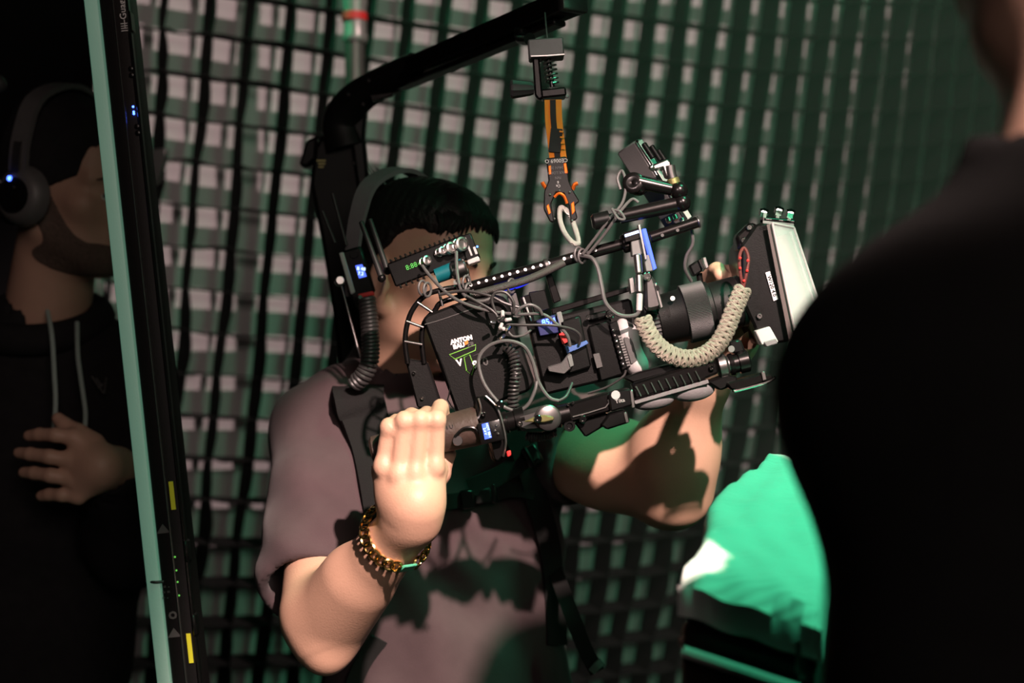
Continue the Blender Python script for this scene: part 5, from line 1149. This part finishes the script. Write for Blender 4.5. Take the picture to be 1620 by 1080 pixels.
MB().prism([(867, 262), (872, 261), (873, 276), (868, 277)], d - 0.001, 0.011, 0.0008).build('rivet_plate', 'orangem', t)
MB().prism([(891, 258), (896, 257), (899, 274), (893, 275)], d - 0.001, 0.011, 0.0008).build('rivet_plate', 'orangem', t)
MB().tube(WP([(906, 300, d + .004), (909, 292, d + .003), (914, 290, d + .003)]), S(3.2, d), 8).build('gate_lever', 'orangem', t)
MB().tube(WP([(866, 300, d + .004), (860, 292, d + .003), (858, 288, d + .003)]), S(3.2, d), 8).build('gate_lever', 'orangem', t)
MB().prism([(864, 326), (868, 322), (872, 336), (868, 340)], d - 0.0012, 0.003, 0.0006).build('orange_inlay', 'orangem', t)
MB().prism([(903, 322), (908, 318), (910, 334), (905, 340)], d - 0.0012, 0.003, 0.0006).build('orange_inlay', 'orangem', t)
MB().tube(WP([(877, 312, d - .001), (884, 306, d - .001), (892, 310, d - .001), (897, 322, d - .001)]), S(2.4, d), 8).build('inner_rim', 'orangem', t)
text('lettering', 'CE0069 O', W(880, 254, d - 0.0006), V((-1, 0, -0.06)), V((0.06, 0, -1)), S(8.5, d), 'lgrey', t)
for k, s_ in enumerate(('24kN 28', 'MAX LOAD', '7kN')):
    text('lettering', s_, W(881 + k, 265 + k * 8, d - 0.0006), V((-1, 0, -0.06)), V((0.06, 0, -1)), S(6, d), 'cable', t)
text('lettering', 'Cx\nII', W(883, 291, d - 0.0006), V((-1, 0, -0.06)), V((0.06, 0, -1)), S(6, d), 'lgrey', t)
for x, y in ((885, 302), (870, 308), (901, 304), (877, 346), (905, 349)): MB().ball(W(x, y, d - 0.001), S(2.0, d), n=8).build('rivet', 'steel', t)
t = MB().tube(WP([(886, 330, 1.605), (886, 348, 1.60), (893, 368, 1.59), (904, 382, 1.575), (914, 386, 1.575), (914, 376, 1.59), (908, 356, 1.602), (902, 340, 1.605), (892, 330, 1.605)]), S(4.2, 1.6), 10, closed=True).build('rope_loop', 'wrope'); tag(t, 'white rope loop tying the carabiner to the handle rail', 'rope')

# receiver pack with screen, clipped to the back post; its coiled cable
t = thing('belt_receiver', W(560, 460, 1.82), 'small receiver pack with a lit blue screen clipped behind the operator\'s ear', 'receiver')
d = 1.80
MB().prism([(536, 398), (572, 388), (594, 462), (556, 474)], d, 0.035, 0.003).build('case', 'plastic', t)
MB().prism([(536, 400), (543, 398), (562, 462), (555, 466)], d - 0.002, 0.01, 0.001).build('side_stripe', 'lgrey', t)
MB().prism([(562, 420), (573, 418), (580, 437), (568, 440)], d - 0.0012, 0.0014).build('screen', 'lcd', t)
text('screen_text', 'B 48\n7.2', W(571, 429, d - 0.0018), axes(-6)[0], axes(-6)[1], 0.006, 'lcdtxt', t)
MB().lathe(W(560, 402, d), (0, -1, 0), [(0, S(7, d)), (0.003, S(6.5, d)), (0.003, 0)], 18, caps=False).build('round_button', 'plastmat', t)
for a, b in (((548, 388), (526, 306)), ((530, 384), (510, 334))): MB().cyl(W(*a, d + .01), W(*b, d + .015), S(2.6, d), n=10).build('antenna', 'drub', t)
MB().lathe(W(537, 446, d - 0.002), (0.2, -1, 0.2), [(0, S(8, d)), (0.006, S(8, d)), (0.007, S(6, d)), (0.010, S(6, d)), (0.010, 0)], 14, caps=False).build('antenna_plug', 'steel', t)
MB().cyl(W(540, 452, d - .004), W(570, 566, d - .02), S(2.2, d), S(2.8, d), n=10).build('whip_antenna', 'anodm', t)
MB().prism([(566, 465), (590, 460), (592, 466), (568, 471)], d - 0.001, 0.02, 0.001).build('red_collar', 'redp', t)
o = MB().coil(WP([(580, 470, 1.775), (584, 505, 1.77), (586, 545, 1.765), (584, 575, 1.76), (574, 595, 1.76), (562, 606, 1.765)]), S(11.5, 1.77), S(3.6, 1.77), 24, 8, 14).build('spiral_cable', 'cabled'); tag(o, 'thick black coiled cord hanging from the receiver beside the operator\'s neck', 'cable')

# ---- support vest worn over the shirt
def on(x, y, off=0.006):   # the point of the shirt seen at this pixel, lifted by off
    ds = np.linspace(1.60, 2.15, 140); P = np.array([list(W(x, y, q_)) for q_ in ds]); f_v = sh(P)
    k = int(np.argmax(f_v < off)); return W(x, y, ds[k] if f_v[k] < off else 1.9)
def onp(pts, off=0.006): return [on(x, y, off) for x, y in pts]
t = thing('support_vest', che, 'black webbing support vest with chest buckle worn over the t-shirt', 'vest')
d = 1.82
MB().ribbon([W(575, 596, 2.02)] + onp([(566, 622), (576, 660), (590, 710), (600, 770), (606, 830), (612, 900)], 0.010), lambda u_: S(86 - 38 * u_, d), 0.012, (1, 0.3, 0)).build('shoulder_pad', 'pad', t)
MB().ribbon([W(780, 606, 1.98)] + onp([(796, 650), (822, 710), (846, 780), (868, 860), (876, 940), (880, 1020)], 0.008), S(36, d), 0.010, (1, 0.5, 0)).build('side_strap', 'web', t)
MB().ribbon(onp([(606, 812), (660, 800), (710, 793), (760, 786), (810, 774), (846, 778)], 0.014), S(24, d), 0.004, (0, 0, 1)).build('chest_strap', 'web', t)
MB().ribbon(onp([(742, 772), (790, 752), (830, 726), (850, 712)], 0.018), S(30, d), 0.004, (0.35, 0, 0.93)).build('cross_strap', 'web', t)
def vb(name, x, y, w, h, dep, deg, m):
    c = on(x, y, 0.020); k = MB(); k.box(c, (S(w, c.y), S(h, c.y), dep), axes(deg), 0.002); k.build(name, m, t)
vb('buckle_half', 740, 789, 22, 30, 0.012, 8, 'plastic'); vb('buckle_tongue', 764, 784, 28, 24, 0.011, 8, 'plastmat'); vb('buckle_bar', 781, 779, 10, 32, 0.013, 8, 'plastic')
vb('slide_buckle', 842, 720, 26, 34, 0.012, 30, 'plastic'); vb('slide_bar', 838, 722, 6, 36, 0.016, 30, 'plastmat')
vb('side_buckle', 608, 818, 34, 26, 0.012, 4, 'plastic'); vb('ladder_lock', 610, 842, 26, 12, 0.012, 4, 'anodm')
MB().ribbon([on(878, 900, 0.012), W(900, 960, 1.83), W(925, 1025, 1.82), W(945, 1062, 1.82)], S(24, d), 0.004, (0.85, 0, 0.45)).build('strap_tail', 'web', t)
MB().ribbon(WP([(936, 1062, 1.815), (945, 1052, 1.813), (952, 1046, 1.815)]), S(12, d), 0.005, (0.4, 0, -0.9)).build('tail_end', 'gedge', t)
MB().ribbon(onp([(600, 1010), (570, 1060), (552, 1110)], 0.006), S(30, d), 0.004, (1, 0.2, 0)).build('waist_strap', 'web', t)

# the operator's headset band
t = thing('headset', Hp(0, -0.03, 0.13), 'thin grey-green headset band across the operator\'s black hair', 'headset')
MB().ribbon([Hp(x, -0.055, z) for x, z in ((0.084, -0.04), (0.089, 0.01), (0.086, 0.07), (0.066, 0.116), (0.0, 0.140), (-0.066, 0.116), (-0.086, 0.07), (-0.089, 0.01), (-0.084, -0.04))], lambda u_: 0.026 - 0.016 * abs(2 * u_ - 1) ** 3, 0.006, HA[1]).build('headband', 'rubber', t)

# ---------------------------------------------------------------- the padded slab in front, at the right
t = thing('foam_slab', W(1180, 900, 1.2), 'pale rumpled foam slab lit bright green and white, near the black jacket', 'foam slab')
ca = [W(1072, 893, 1.12), W(1300, 962, 1.06), W(1330, 730, 1.50), W(1207, 708, 1.52)]   # near left, near right, far right, far left
m = MB(); vs = []; fs = []; N = 40; Mm = 40
for a in range(N + 1):
    for b in range(Mm + 1):
        u_, v_ = a / N, b / Mm
        lf = ca[0].lerp(ca[3], v_); rt = ca[1].lerp(ca[2], v_); lf = lf + V((-0.010 * math.sin(math.pi * v_) * (1 if v_ < 0.8 else 0.5) + 0.007 * math.sin(v_ * 9), 0, 0))
        p = lf.lerp(rt, u_); ed = min(1, u_ * 9, v_ * 14, (1 - v_) * 14, (1 - u_) * 12); 
        p.z += -0.016 * (1 - math.sqrt(1 - (1 - ed) ** 2)) + 0.0022 * math.sin(u_ * 14 + 5 * math.sin(v_ * 5)) * math.sin(v_ * 23 + u_ * 4) + 0.0010 * math.sin(v_ * 61 + 7 * u_)
        vs.append(p)
for a in range(N):
    for b in range(Mm): fs.append((a * (Mm + 1) + b, a * (Mm + 1) + b + 1, (a + 1) * (Mm + 1) + b + 1, (a + 1) * (Mm + 1) + b))
per = [b for b in range(Mm + 1)] + [a * (Mm + 1) + Mm for a in range(1, N + 1)] + [N * (Mm + 1) + b for b in range(Mm - 1, -1, -1)] + [a * (Mm + 1) for a in range(N - 1, 0, -1)]
base0 = len(vs)
for i_ in per: vs.append(vs[i_] + V((0, 0, -0.024)))
for k in range(len(per)):
    k2 = (k + 1) % len(per); fs.append((per[k], per[k2], base0 + k2, base0 + k))
fs.append(tuple(base0 + k for k in range(len(per))))
m.add(vs, fs); m.build('sheet', 'foam', t)
t = thing('equipment_case', V((0.22, 1.25, 0)), 'dark equipment case under the pale foam slab', 'case')
dn = V((0, 0, -0.026)); cb = [p + dn for p in ca]; c_ = sum(cb, V()) / 4; cb = [c_ + (p - c_) * 0.97 for p in cb]
MB().slab(cb, V((0, 0, -0.020)), 0.003).build('lid', 'case', t)
MB().slab([p + V((0, 0, -0.022)) for p in cb], V((0, 0, -0.10)), 0.004).build('body', 'case', t)
MB().tube([cb[0] + V((0, -0.020, -0.040)), cb[0].lerp(cb[1], 0.5) + V((0, -0.020, -0.040)), cb[1] + V((0, -0.020, -0.040))], 0.0045, 8, sub=2).build('metal_edge', 'lgrey', t)
MB().slab([cb[0] + V((0, -0.018, -0.036)), cb[1] + V((0, -0.018, -0.036)), cb[1] + V((0, 0.02, -0.036)), cb[0] + V((0, 0.02, -0.036))], V((0, 0, -0.006))).build('edge_shelf', 'case', t)
pc = cb[0].lerp(cb[1], 0.86); MB().box(pc + V((0, -0.004, -0.02)), (0.008, 0.006, 0.03), None, 0.001).build('latch', 'anodm', t)
for k in range(4):
    q_ = cb[k].lerp(c_, 0.12); MB().cyl(V((q_.x, q_.y, 0)), V((q_.x, q_.y, q_.z - 0.11)), 0.014, n=14).build('stand_leg', 'anod', t)
